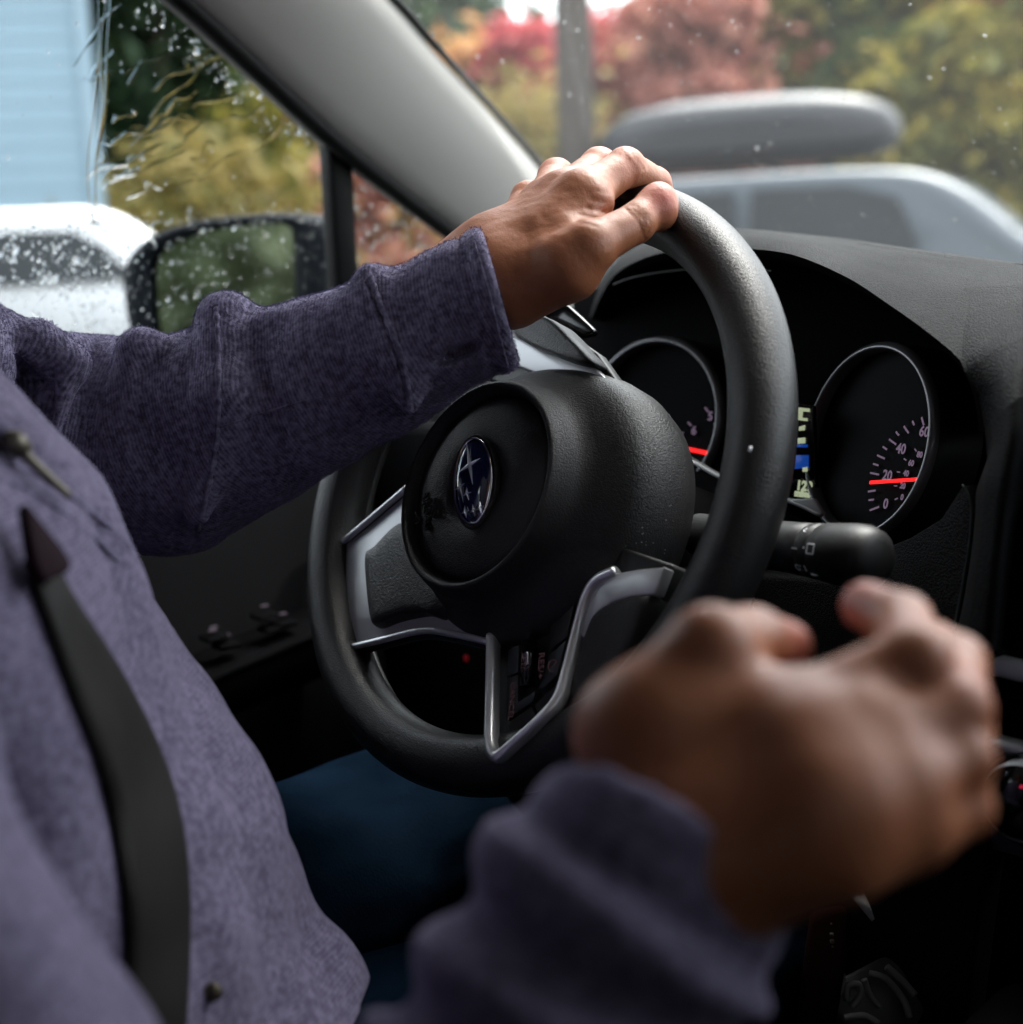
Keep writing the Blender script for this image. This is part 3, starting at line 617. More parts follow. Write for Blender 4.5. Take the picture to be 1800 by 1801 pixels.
n1, n2 = to_uv(g2, (-0.0610, 0.1960, -0.0067)), to_uv(g2, (-0.0329, 0.1988, -0.0098)); tick(g2, n1, n2, 0.0025, M_NEEDLE, 0.003, 'needle')
dial_text(g2, '6', to_uv(g2, (-0.0528, 0.2049, 0.0040)), 0.0085); dial_text(g2, '5', to_uv(g2, (-0.0409, 0.2090, 0.0142)), 0.0085)
for A, B in (((-0.0638, 0.2026, 0.0003), (-0.0612, 0.2035, 0.0024)), ((-0.0586, 0.2056, 0.0095), (-0.0554, 0.2055, 0.0073)), ((-0.0462, 0.2098, 0.0201), (-0.0428, 0.2095, 0.0172)), ((-0.0368, 0.2083, 0.0094), (-0.0347, 0.2083, 0.0083))):
    tick(g2, to_uv(g2, A), to_uv(g2, B), 0.0011, M_TICK, -.002)
# trip screen between the dials
slab('trip_screen', [(0.0200, 0.1860, 0.0319), (0.0659, 0.1860, 0.0298), (0.0680, 0.1860, -0.0292), (0.0188, 0.1860, -0.0311)], 0.004, M_GLOSS, clu, bevel=0.001, normal=(0, -1, 0.2))
def scr(pts, mat, nm): return slab(nm, pts, 0.0006, mat, clu, normal=(0, -1, 0.2))
scr([(0.0555, 0.1845, 0.0280), (0.0644, 0.1845, 0.0277), (0.0644, 0.1845, 0.0256), (0.0590, 0.1845, 0.0256), (0.0585, 0.1845, 0.0216), (0.0626, 0.1845, 0.0215), (0.0626, 0.1845, 0.0197), (0.0545, 0.1845, 0.0200)], M_SCRW, 'screen_icon')
scr([(0.0562, 0.1845, 0.0157), (0.0607, 0.1845, 0.0171), (0.0603, 0.1845, 0.0138), (0.0557, 0.1845, 0.0132)], M_SCRW, 'screen_icon')
scr([(0.0548, 0.1845, 0.0084), (0.0607, 0.1845, 0.0092), (0.0606, 0.1845, 0.0056), (0.0547, 0.1845, 0.0048)], M_SCRW, 'screen_digit')
scr([(0.0543, 0.1845, 0.0044), (0.0624, 0.1845, 0.0050), (0.0624, 0.1845, 0.0031), (0.0538, 0.1845, 0.0025)], M_SCRB, 'screen_bar')
scr([(0.0533, 0.1845, -0.0026), (0.0632, 0.1845, -0.0018), (0.0631, 0.1845, -0.0098), (0.0523, 0.1845, -0.0115)], M_SCRB, 'screen_bar')
scr([(0.0590, 0.1840, -0.0101), (0.0626, 0.1840, -0.0094), (0.0626, 0.1840, -0.0123), (0.0590, 0.1840, -0.0127)], M_SCRW, 'screen_icon')
def scr_text(s, p, size):
    n = np.array([0, -0.98, 0.2]); n /= np.linalg.norm(n); u = np.array([1., 0, 0]); w_ = np.cross(n, u)
    mw = Matrix(((u[0], w_[0], n[0], p[0]), (u[1], w_[1], n[1], p[1]), (u[2], w_[2], n[2], p[2]), (0, 0, 0, 1)))
    return text_mesh('screen_digit', s, size, 0.0001, M_SCRW, clu, mw, bold=0.0004)
scr_text('129', (0.0606, 0.1835, -0.0219), 0.0085); scr_text('miles', (0.0592, 0.1835, -0.0268), 0.006)
pth = catmull([(-0.0418, 0.1700, -0.0050), (-0.0273, 0.1700, -0.0085), (0.0032, 0.1700, -0.0190), (0.0324, 0.1700, -0.0253), (0.0628, 0.1700, -0.0296), (0.0848, 0.1700, -0.0356)], 30)
v, f = tube(pth, 1.0, sec=np.array([[.0028 * math.cos(x), .0016 * math.sin(x)] for x in np.linspace(0, 2 * PI, 12, endpoint=False)])); mesh('silver_cluster_trim', v, f, M_SILVER, clu)
slab('silver_cluster_wedge', [(0.0626, 0.1680, -0.0279), (0.0795, 0.1680, -0.0255), (0.0873, 0.1680, -0.0347), (0.0662, 0.1680, -0.0319)], 0.004, M_SILVER, clu, bevel=0.0006, normal=(0, -1, .2))
pth = catmull([(-0.1223, 0.2000, 0.1057), (-0.0992, 0.2000, 0.1110), (-0.0555, 0.2000, 0.1150), (-0.0004, 0.1950, 0.1157), (0.0321, 0.1900, 0.1131)], 50)
v, f = tube(pth, 0.0008, 8); mesh('cluster_lens_edge', v, f, M_BLACK, clu)

# ---------------------------------------------------------------- wiper stalk
stk = part('wiper_stalk', car)
A0, A1 = np.array((0.0697, 0.0750, -0.0349)), np.array((0.2175, 0.0450, -0.0253)); ax = A1 - A0; Ls = np.linalg.norm(ax); ax /= Ls
prof = [(0, .0125), (.45, .0135), (.60, .0140), (.655, .0143), (.66, .0136), (.672, .0136), (.677, .0146), (.72, .0149), (.725, .0141), (.735, .0141), (.74, .0153), (.80, .0160), (.88, .0168), (.93, .0167), (.965, .0150), (.985, .0125), (.997, .0085), (1.0, .001)]
pp = np.array([A0 + ax * Ls * t for t, r in prof]); v, f = tube(pp, [r for t, r in prof], 40, ref=(0, 0, 1))
o = mesh('stalk_lever', v, f, M_BLACK, stk)
up_ = np.array([.53, -.6, .17]); up_ -= ax * (up_ @ ax); up_ /= np.linalg.norm(up_); sd_ = np.cross(ax, up_)   # the side that faces the seats
def stalk_mark(t, ang, r, s=None, size=.006, dims=None):
    a = math.radians(ang); n = up_ * math.cos(a) + sd_ * math.sin(a); tg = np.cross(ax, n); p = A0 + ax * Ls * t + n * r
    if s: 
        mw = Matrix(((tg[0], ax[0], n[0], p[0]), (tg[1], ax[1], n[1], p[1]), (tg[2], ax[2], n[2], p[2]), (0, 0, 0, 1))); mw = mw @ Matrix.Rotation(math.radians(90), 4, 'Z')
        return text_mesh('stalk_print', s, size, .00012, M_WHITEP, stk, mw)
    v, f = boxv((0, 0, 0), dims); R_ = np.stack([ax, tg, n], 1); return mesh('stalk_print', v @ R_.T + p, f, M_WHITEP, stk, smooth=False)
for t, a, s, sz in ((.43, 38, 'O', .006), (.42, 10, 'O', .0055), (.50, 42, 'o', .006), (.53, -4, 'o', .0065), (.70, 44, 'ON', .0055), (.70, -44, 'o', .006), (.86, 0, '', .006)):
    if s: stalk_mark(t, a, .0146 if t > .6 else .0138, s, sz)
for t, a, d in ((.475, 28, (.0006, .0052, .0003)), (.475, 2, (.0006, .0070, .0003)), (.475, -26, (.0005, .0060, .0003)), (.505, -4, (.0016, .0010, .0003)), (.40, -20, (.001, .001, .0003)), (.40, -36, (.001, .001, .0003)),
                (.685, 2, (.0040, .0009, .0003)), (.735, -2, (.0016, .0012, .0003)), (.775, 8, (.0050, .0008, .0003)), (.775, -10, (.0050, .0008, .0003)), (.758, -1, (.0008, .0050, .0003)), (.792, -1, (.0008, .0050, .0003)), (.77, 52, (.0050, .0008, .0003))):
    stalk_mark(t, a, (.0141 if t < .6 else .0150 if t < .74 else .0160), dims=d)

# ---------------------------------------------------------------- A-pillar, door, windows
RUB_PTS = [(-0.3850, -0.0345, 0.3667), (-0.3950, 0.0269, 0.3293), (-0.4150, 0.0999, 0.2849), (-0.4350, 0.1806, 0.2344), (-0.4550, 0.2584, 0.1923), (-0.4750, 0.3471, 0.1451), (-0.4950, 0.4224, 0.0988), (-0.5200, 0.5042, 0.0476)]
OUT_PTS = [(-0.3750, 0.1359, 0.3895), (-0.4000, 0.2226, 0.3436), (-0.4180, 0.2766, 0.3119), (-0.4450, 0.3610, 0.2635), (-0.4750, 0.4560, 0.2059), (-0.5000, 0.5193, 0.1526), (-0.5200, 0.5613, 0.0984), (-0.5450, 0.6047, 0.0280)]
L0 = catmull(RUB_PTS, 50); L1 = catmull(OUT_PTS, 50)
rows = []
for t, b in ((-0.10, -.03), (0.0, -.004), (0.06, .004), (0.2, .010), (0.4, .015), (0.6, .015), (0.8, .011), (0.93, .003), (1.0, -.010), (1.02, -.03)):
    q = L0 * (1 - t) + L1 * t
    rows.append(q + np.array([b, -b * 0.75, b * .1]))
v, f = loft(rows); mesh('pillar_trim', v, f, M_PILLAR, car)
# side glass plane: leans in towards the roof
GA, GB = np.array((-0.4750, 0.2049, 0.1191)), np.array((-0.4050, 0.0321, 0.3269))
def glassx(z): return -.475 + (.475 - .405) * (z - GA[2]) / (GB[2] - GA[2])
seal = catmull([p + np.array([-.006, 0, 0]) for p in map(np.array, RUB_PTS)], 60)
v, f = tube(seal, 0.0085, 12); mesh('window_seal', v, f, M_RUBBER, car)
def strip(name, pts, wid, th, mat, n=40, dirn=(0, 1, 0)):
    c = catmull(pts, n); D = np.array(dirn, float)
    v, f = tube(c, 1.0, sec=np.array([[wid / 2 * math.cos(x), th / 2 * math.sin(x)] for x in np.linspace(0, 2 * PI, 12, endpoint=False)]), ref=(1, 0, 0))
    return mesh(name, v, f, mat, car)
# upright divider between door window and quarter window
D0, D1 = np.array((-0.4450, 0.1928, 0.2364)), np.array((-0.4780, 0.2143, 0.1187)); dd = D1 - D0
slab('window_divider', [D0 + [0, -.011, .02], D0 + [0, .0125, .02], D1 + dd * .5 + [0, .0125, 0], D1 + dd * .5 + [0, -.011, 0]], 0.02, M_RUBBER, car, bevel=0.003, normal=(1, 0, 0))
slab('window_divider', [D0 + [-.02, .004, .02], D0 + [-.02, .022, .02], D1 + dd * .5 + [-.02, .024, 0], D1 + dd * .5 + [-.02, .004, 0]], 0.01, M_BLACK2, car, bevel=0.002, normal=(1, 0, 0))
SILL = 0.0
def gp(y, z, off=0.0): return np.array([glassx(z) - 0.018 + off, y, z])
sealp = catmull(RUB_PTS, 24)
dy = lambda z: D0[1] + (D1[1] - D0[1]) * (z - D0[2]) / (D1[2] - D0[2])
top = [p for p in sealp if p[1] < dy(p[2])]
outl = [gp(-.9, SILL), gp(-.9, .43), gp(-.1, .43)] + [gp(p[1], p[2]) for p in top if p[2] < .43] + [gp(dy(.3) + .010, .262), gp(dy(.0) + .010, SILL - .0)]
slab('door_window', outl, 0.004, M_GLASSS, car, normal=(1, 0, 0), smooth=False)
q3 = [p for p in sealp if p[1] > dy(p[2]) + .016]
slab('quarter_window', [gp(p[1], p[2]) for p in q3] + [gp(dy(0) + .014, SILL), gp(dy(.2) + .014, q3[0][2])], 0.004, M_GLASSS, car, normal=(1, 0, 0), smooth=False)
# roof header above the side window, headliner, right side and rear of the cabin (out of view, they keep the cabin dark)
M_LINER = plain('headliner_grey', (0.28, 0.27, 0.26), 0.9, noise=0.05, bump=0.2, bscale=500)
slab('headliner', [(-.36, .13, .45), (1.10, .13, .45), (1.12, -1.6, .46), (-.38, -1.6, .46)], 0.04, M_LINER, car, normal=(0, 0, -1))
slab('roof_rail_trim', [(-.42, .10, .41), (-.42, -1.6, .42), (-.35, -1.6, .46), (-.35, .13, .46)], 0.02, M_PILLAR, car, normal=(1, 0, -.5))
slab('rear_bulkhead', [(-.5, -1.6, -.7), (1.25, -1.6, -.7), (1.12, -1.6, .46), (-.4, -1.6, .46)], 0.03, M_BLACK2, car, normal=(0, 1, 0))
slab('passenger_door_panel', [(1.22, .7, -.7), (1.22, .7, .0), (1.20, -1.6, .02), (1.20, -1.6, -.7)], 0.03, M_BLACK2, car, normal=(-1, 0, 0))
slab('passenger_door_window', [(1.20, .45, .0), (1.12, .13, .44), (1.12, -.62, .44), (1.19, -.62, .0)], 0.004, pane_mat('light_cutting_side_glass', (.12, .125, .125)), car, normal=(-1, 0, .1), smooth=False)  # unseen window; its dark tint is added to cut daylight entering the cabin
slab('passenger_pillar_trim', [(1.12, .13, .44), (1.20, .45, .0), (1.26, .62, .03), (1.16, .27, .44)], 0.03, M_PILLAR, car, normal=(-1, 0, .1))
slab('middle_pillar_trim', [(1.19, -.62, .0), (1.12, -.62, .44), (1.12, -1.6, .44), (1.19, -1.6, .0)], 0.03, M_PILLAR, car, normal=(-1, 0, .1))
slab('driver_rear_window_frame', [(-.50, -.95, .0), (-.42, -.95, .44), (-.42, -1.6, .44), (-.50, -1.6, .0)], 0.03, M_PILLAR, car, normal=(1, 0, .1))
slab('cabin_floor', [(-.5, .75, -.66), (1.25, .75, -.66), (1.25, -1.6, -.66), (-.5, -1.6, -.66)], 0.03, M_BLACK2, car, normal=(0, 0, 1))
slab('firewall', [(-.55, .56, -.66), (1.3, .56, -.66), (1.3, .62, .03), (-.55, .62, .03)], 0.03, M_BLACK2, car, normal=(0, -1, 0))
slab('passenger_dash_top', [(.20, .30, .075), (1.2, .30, .06), (1.26, .6, .02), (-.1, .72, .015), (-.1, .5, .05)], 0.05, M_DASH, dash, bevel=.01, normal=(0, 0, 1))
slab('passenger_dash_face', [(.20, .25, .12), (1.2, .27, .09), (1.2, .22, -.25), (.36, .2, -.25)], 0.05, M_DASH, dash, bevel=.01, normal=(0, -1, 0))
# outer roof skin and driver's door skin in the car's own paint
M_CARP = plain('car_paint', (0.10, 0.11, 0.12), 0.25, 0.4, noise=0.05, coat=1.0)
slab('roof_skin', [(-.36, .14, .50), (1.10, .14, .50), (1.12, -1.7, .51), (-.38, -1.7, .51)], 0.02, M_CARP, car, normal=(0, 0, 1))
slab('door_skin', [(-.56, -1.7, -.02), (-.56, .60, -.04), (-.56, .60, -.75), (-.56, -1.7, -.75)], 0.03, M_CARP, car, bevel=.01, normal=(-1, 0, 0))
slab('bonnet', [(-.52, .64, .00), (1.26, .64, .00), (1.20, 1.7, -.22), (-.46, 1.7, -.22)], 0.03, M_CARP, car, bevel=.01, normal=(0, .2, 1))
# driver's door: upper roll, dark card, armrest with window switches
dr = part('door_panel', car)
slab('door_card', [(-.43, -1.2, -.02), (-.44, .52, -.03), (-.42, .52, -.66), (-.42, -1.2, -.66)], 0.02, M_BLACK2, dr, normal=(1, 0, 0))
v, f = tube([(-.47, -1.2, -.005), (-.475, .1, -.012), (-.49, .5, -.02)], 0.033, 20); mesh('door_sill_roll', v, f, M_DASH, dr)
AR = [np.array((-0.3700, -0.0338, -0.1936)), np.array((-0.3700, 0.0022, -0.1855)), np.array((-0.3700, 0.0446, -0.1786)), np.array((-0.3700, 0.0890, -0.1715)), np.array((-0.3700, 0.1353, -0.1650))]
arc = catmull(AR, 30)
arm_rows = [arc + [-.055, 0, .004], arc + [-.012, 0, .003], arc + [-.003, 0, 0], arc + [0, 0, -.006], arc + [-.002, 0, -.03], arc + [-.05, 0, -.06]]
v, f = loft(arm_rows); mesh('armrest', v, f, M_BLACK2, dr)
pth = arc + [-.001, 0, -.002]; v, f = tube(pth, .0035, 10); mesh('armrest_edge', v, f, M_BLACK2, dr)
def sw_key(px3, lit):
    c = np.array(px3); v, f = boxv(c, (.018, .020, .005)); o = mesh('window_switch', v, f, M_BLACK2, dr); b = o.modifiers.new('edge', 'BEVEL'); b.width = .003; b.segments = 2
    for k in range(lit):
        v, f = boxv(c + [-.006 + .009 * k, .004 - .006 * k, .0065], (.004, .006, .001)); mesh('switch_symbol', v, f, M_LIT, dr, smooth=False)
M_LIT = emit('switch_print_lit', (.5, .38, .5), .02)
for p_, n_ in (((-0.3920, 0.0044, -0.1619), 2), ((-0.3880, 0.0129, -0.1695), 1), ((-0.3920, 0.0526, -0.1534), 1), ((-0.3880, 0.0558, -0.1640), 1), ((-0.3880, 0.0669, -0.1623), 1)): sw_key(p_, n_)

# windshield: curved pane from the base of the pillars to the roof header
WB0 = np.array((-0.5200, 0.5593, 0.0561)); WT0 = np.array((-0.4000, 0.2226, 0.3436)); 
def wsp(x, t, off=0.0):
    """t 0 at the base, 1 at the top"""
    xc = (x - .37) / .9; bulge = .13 * (1 - xc * xc)
    base = np.array([x, WB0[1] + bulge, WB0[2] - .01]); sl = WT0 - WB0
    tp = np.array([.37 + (x - .37) * .86, WB0[1] + bulge * .6 + sl[1] * 1.33, WB0[2] + sl[2] * 1.33])
    n = np.array([0, sl[2], -sl[1]]); n /= np.linalg.norm(n)
    return base * (1 - t) + tp * t + n * (off + .012 * math.sin(PI * t)) + np.array([0, .012, 0])
rows = [[wsp(x, t) for x in np.linspace(-.54, 1.28, 30)] for t in np.linspace(0, 1, 14)]
rows2 = [[wsp(x, t, .005) for x in np.linspace(-.54, 1.28, 30)] for t in np.linspace(0, 1, 14)]
v1, f1 = loft(rows); v2, f2 = loft(rows2); mesh('windshield', *cat((v1, f1), (v2, f2)), M_GLASSW, car)
bl = [wsp(x, 0.0, -.001) for x in np.linspace(-.54, 1.28, 30)]; v, f = tube(bl, .012, 10); mesh('windshield_seal', v, f, M_RUBBER, car)
v, f = tube([p + np.array([-.008, .010, .002]) for p in L1], .003, 10); mesh('windshield_seal', v, f, M_RUBBER, car)
v, f = boxv((.37, .12, .47), (1.5, .06, .04)); mesh('windshield_header', v, f, M_LINER, car)

# ---------------------------------------------------------------- door mirror
mir = part('door_mirror', car)
MC = np.array((-0.7891, 0.2768, 0.1148)); MN = np.array([.50, -.86, .03]); MN /= np.linalg.norm(MN)
MU = np.cross(np.array([0, 0, 1.]), MN); MU /= np.linalg.norm(MU); MW = np.cross(MN, MU)   # MU points towards the car
def mplane(pxd):   # a point on the mirror plane near the given ray end
    return np.array(pxd)
gl_pts = [(-0.8706, 0.2241, 0.1307), (-0.8611, 0.2327, 0.1499), (-0.8352, 0.2511, 0.1627), (-0.7990, 0.2802, 0.1698), (-0.7664, 0.3035, 0.1716), (-0.7397, 0.3187, 0.1690), (-0.7322, 0.3218, 0.1590), (-0.7262, 0.3176, 0.1182), (-0.7208, 0.3110, 0.0703), (-0.7214, 0.3035, 0.0344), (-0.7384, 0.2882, 0.0230), (-0.8206, 0.2308, 0.0252), (-0.8489, 0.2157, 0.0350), (-0.8631, 0.2178, 0.0751)]
O = catmull_closed(gl_pts, 60); Oc = O.mean(0)
EYE = np.array((0.65278, -0.56002, 0.13422))
def flatten(Q, c0):   # bring the outline into the plane of the mirror glass
    D_ = Q - EYE; return EYE + D_ * (((c0 - EYE) @ MN) / (D_ @ MN))[:, None]
O = flatten(O, Oc); Oc = O.mean(0)
M_MIRROR = plain('mirror_glass', (.42, .46, .43), 0.06, 1.0, noise=0.03)
fwdm = -MN
slab('mirror_glass', O - MN * .004, .003, M_MIRROR, mir, normal=MN, smooth=False)
hs_pts = [(-0.9027, 0.2083, 0.1257), (-0.8933, 0.2182, 0.1500), (-0.8631, 0.2354, 0.1684), (-0.8289, 0.2630, 0.1786), (-0.7794, 0.2910, 0.1820), (-0.7345, 0.3200, 0.1801), (-0.7072, 0.3347, 0.1733), (-0.6948, 0.3367, 0.1556), (-0.6892, 0.3328, 0.1170), (-0.6827, 0.3259, 0.0636), (-0.6812, 0.3157, 0.0194), (-0.7076, 0.2959, 0.0039), (-0.8058, 0.2281, 0.0086), (-0.8613, 0.2049, 0.0199), (-0.8851, 0.2026, 0.0571), (-0.8986, 0.2046, 0.0945)]
H = flatten(catmull_closed(hs_pts, 60), Oc); Hc = H.mean(0)
rows = [O + MN * 0.0, O + MN * .003, (O * .5 + H * .5) + MN * .010, H + MN * .004, Hc + (H - Hc) * 1.03 + fwdm * .02, Hc + (H - Hc) * 1.03 + fwdm * .05, Hc + (H - Hc) * .93 + fwdm * .085, Hc + (H - Hc) * .7 + fwdm * .115, Hc + (H - Hc) * .3 + fwdm * .128, Hc + (H - Hc) * .01 + fwdm * .13]
v, f = loft(rows, closed_rows=True, cap1=True); mesh('mirror_housing', v, f, plain('mirror_black', (.008, .010, .013), .7, noise=.2, spec=.1), mir)
v, f = tube([Hc + MU * .09 + MW * -.07 + fwdm * .05, Hc + MU * .17 + MW * -.10 + fwdm * .03, Hc + MU * .26 + MW * -.11 + fwdm * .03], [.035, .03, .03], 16); mesh('mirror_arm', v, f, M_RUBBER, mir)

# ---------------------------------------------------------------- centre stack
cs = part('centre_stack', car)
slab('display_bezel', [(0.2518, 0.1000, 0.0086), (0.2497, 0.1000, -0.0234), (0.2473, 0.1000, -0.0561), (0.2461, 0.1000, -0.0796), (0.3878, 0.1300, -0.0821), (0.3834, 0.1300, 0.0115)], .03, M_GLOSS, cs, bevel=.002, normal=(0, -1, 0))
slab('silver_trim', [(0.2541, 0.0880, -0.0782), (0.2533, 0.0880, -0.0876), (0.2701, 0.0900, -0.0889), (0.4004, 0.1000, -0.0956), (0.3999, 0.1000, -0.0854), (0.2699, 0.0900, -0.0795)], .01, M_SILVER, cs, bevel=.0015, normal=(0, -1, 0))
slab('gloss_panel', [(0.2490, 0.0950, -0.0906), (0.2479, 0.0950, -0.1247), (0.3982, 0.1100, -0.1331), (0.3966, 0.1100, -0.0991)], .03, M_BLACK2, cs, bevel=.002, normal=(0, -1, 0))
slab('silver_trim', [(0.2571, 0.0800, -0.1181), (0.2549, 0.0800, -0.1222), (0.2755, 0.0820, -0.1244), (0.4061, 0.0900, -0.1328), (0.4058, 0.0900, -0.1264), (0.2754, 0.0820, -0.1189)], .012, M_SILVER, cs, bevel=.0015, normal=(0, -1, 0))
M_SLATE = plain('slate_panel', (.055, .058, .075), .45, .2, noise=.1, nscale=60)
slab('climate_panel', [(0.2506, 0.0880, -0.1265), (0.2481, 0.0900, -0.1533), (0.2434, 0.0950, -0.1840), (0.2677, 0.0970, -0.1843), (0.4006, 0.1100, -0.1836), (0.4023, 0.1000, -0.1369)], .02, M_SLATE, cs, bevel=.003, normal=(0, -1, 0))
KC = np.array((0.2787, 0.0850, -0.1445)); a_ = np.linspace(0, 2 * PI, 48, endpoint=False); kn = np.array([.1, -.99, .1]); ku = np.cross([0, 0, 1.], kn); ku /= np.linalg.norm(ku); kw = np.cross(kn, ku)
def kr(r, h): return KC + r * (np.cos(a_)[:, None] * ku + np.sin(a_)[:, None] * kw) - kn * -h
v, f = loft([kr(.0245, -.002), kr(.0245, .004), kr(.0225, .006), kr(.0215, .004)], closed_rows=True); mesh('knob_surround', v, f, M_GLOSS, cs)
v, f = loft([kr(.0205, 0), kr(.020, .012), kr(.0192, .014), kr(.0185, .0145)], closed_rows=True); mesh('climate_knob', v, f, M_SILVER, cs)
v, f = loft([kr(.0186, .013), kr(.0180, .0150), kr(.001, .0155)], closed_rows=True, cap1=True); mesh('knob_face', v, f, M_GLOSS, cs)
p = np.array((0.2825, 0.0710, -0.1349)); mw = Matrix(((ku[0], kw[0], kn[0], p[0]), (ku[1], kw[1], kn[1], p[1]), (ku[2], kw[2], kn[2], p[2]), (0, 0, 0, 1)))
M_RP = emit('knob_print_lit', (.8, .02, .08), .07)
text_mesh('knob_symbol', 'o', .0085, .0001, M_RP, cs, mw, bold=.0003)
# driver's seat
M_SEAT = plain('seat_cloth', (.03, .03, .033), .9, noise=.2, bump=.3, bscale=600)
seat = part('driver_seat', car)
v, f = boxv((-.02, -.36, -.44), (.50, .52, .14)); o = mesh('seat_cushion', v, f, M_SEAT, seat); b = o.modifiers.new('edge', 'BEVEL'); b.width = .05; b.segments = 4
c_, s_ = math.cos(.35), math.sin(.35)
v, f = boxv((-.02, -.72, -.10), (.48, .14, .66), rot=((1, 0, 0), (0, c_, -s_), (0, s_, c_))); o = mesh('seat_backrest', v, f, M_SEAT, seat); b = o.modifiers.new('edge', 'BEVEL'); b.width = .05; b.segments = 4

# ---------------------------------------------------------------- rain on the glass
M_WATER, nt_, b_ = new_mat('water'); b_.inputs['Transmission Weight'].default_value = 1; b_.inputs['IOR'].default_value = 1.33; b_.inputs['Roughness'].default_value = 0.0; b_.inputs['Base Color'].default_value = (1, 1, 1, 1)
def drops(name, centres, normals, radii, squash, label, stretch=None):
    """bulging caps that sit on a pane"""
    rg, sg = 4, 10; Vs, Fs, n = [], [], 0
    ang = np.linspace(0, 2 * PI, sg, endpoint=False)
    for i, (c, nn, r, q) in enumerate(zip(centres, normals, radii, squash)):
        nn = np.array(nn) / np.linalg.norm(nn); t1 = np.cross(nn, (0, 0, 1.)); t1 /= np.linalg.norm(t1); t2 = np.cross(nn, t1)
        st = 1.0 if stretch is None else stretch[i]
        wob = 1 + .18 * np.sin(ang * 2 + i) + .1 * np.sin(ang * 3 + 2.3 * i)
        for k in range(rg):
            ph = k / rg * PI / 2
            rr = r * math.cos(ph) * wob; hh = r * q * math.sin(ph)
            Vs.append(c + (rr * np.cos(ang))[:, None] * t1 + (rr * st * np.sin(ang))[:, None] * t2 + nn * hh)
        Vs.append((c + nn * r * q)[None])
        for k in range(rg - 1):
            for s in range(sg): Fs.append((n + k * sg + s, n + k * sg + (s + 1) % sg, n + (k + 1) * sg + (s + 1) % sg, n + (k + 1) * sg + s))
        tp = n + rg * sg
        for s in range(sg): Fs.append((n + (rg - 1) * sg + s, n + (rg - 1) * sg + (s + 1) % sg, tp))
        Vs.append(Vs[-rg - 1].copy()); Fs.append(tuple(tp + 1 + s for s in range(sg))[::-1]); n = tp + 1 + sg   # flat foot on the glass
    o = mesh(name, np.concatenate(Vs), Fs, M_WATER, None); o['kind'] = 'stuff'; o['label'] = label; o['category'] = 'raindrops'
    return o
# side window: dense beads low down and along the slanting edge, clear where the film of water runs
cs_, ns_, rs_, qs_, st_ = [], [], [], [], []
nside = np.array([-1, 0, .18])
def side_point(px3): return np.array(px3)
edge_line = np.array([[p[1], p[2]] for p in catmull(RUB_PTS, 60)])
tries = 0; YM = (-0.4900, 0.0050, 0.1187)[1]
while len(cs_) < 7600 and tries < 300000:
    tries += 1
    y = RNG.uniform(-.45, .36); z = RNG.uniform(.0, .40)
    if y < edge_line[0, 0]: zt = .43
    else: zt = np.interp(y, edge_line[:, 0], edge_line[:, 1])
    if z > zt - .004: continue
    de = zt - z
    low = (1.0 if y < YM else .38) if z < .165 else math.exp(-((z - .165) / .010) ** 2)
    up = math.exp(-(de / .022) ** 2) * .9 if y > -.05 else 0
    front = math.exp(-((dy(z) - y) / .02) ** 2) * .5 if y < dy(z) else 0.9
    clear = .012
    if RNG.random() > max(low, up, front, clear): continue
    r = .0003 + RNG.gamma(1.5, .00026); r = min(r * (1.3 if y < YM else 1.0), .0028)
    cs_.append(gp(y, z, -.0062)); ns_.append(nside); rs_.append(r); qs_.append(RNG.uniform(.25, .5)); st_.append(RNG.uniform(.9, 1.5))
drops('raindrops', cs_, ns_, rs_, qs_, 'beads of rain crowding the lower part and slanting edge of the side window', st_)
# windshield: scattered small beads
cs_, ns_, rs_, qs_ = [], [], [], []
sl_ = WT0 - WB0; nw_ = np.array([0, sl_[2], -sl_[1]]) / np.linalg.norm(sl_[1:]); 
for i in range(1700):
    x = RNG.uniform(-.52, .35); t = RNG.uniform(.05, .98)
    dens = .35 + .65 * (vnoise(np.array([x * 9, t * 6, 0.]), 1.0, 5) > -.1)
    if RNG.random() > dens: continue
    r = .0003 + RNG.gamma(1.2, .00023); cs_.append(wsp(x, t, .0057)); ns_.append(nw_); rs_.append(min(r, .0024)); qs_.append(RNG.uniform(.10, .26))
drops('raindrops', cs_, ns_, rs_, qs_, 'small scattered beads of rain on the windshield')
# streaks of running water where the window is wettest
M_FILM = M_WATER
def streak(path, wd, h):
    c = catmull(path, 40); n_ = len(c); L_, R_, T_ = [], [], []
    tg = np.gradient(c, axis=0); tg /= np.linalg.norm(tg, axis=1)[:, None]; side = np.cross(tg, nside / np.linalg.norm(nside))
    ww = wd * (.35 + .65 * np.abs(np.sin(np.linspace(.4, 2.9, n_) * 3 + RNG.uniform(0, 6)))) * np.sin(np.linspace(.15, PI - .1, n_)) ** .4
    nn_ = nside / np.linalg.norm(nside); prof = [(-1, 0), (-.85, .28), (-.6, .64), (-.3, .91), (0, 1), (.3, .91), (.6, .64), (.85, .28), (1, 0)]
    return cat(loft([c + side * (ww * u)[:, None] + nn_ * h * q * (ww / wd)[:, None] for u, q in prof]), loft([c + side * (ww * u)[:, None] - nn_ * .00002 for u in (1, 0, -1)]))
vf = []
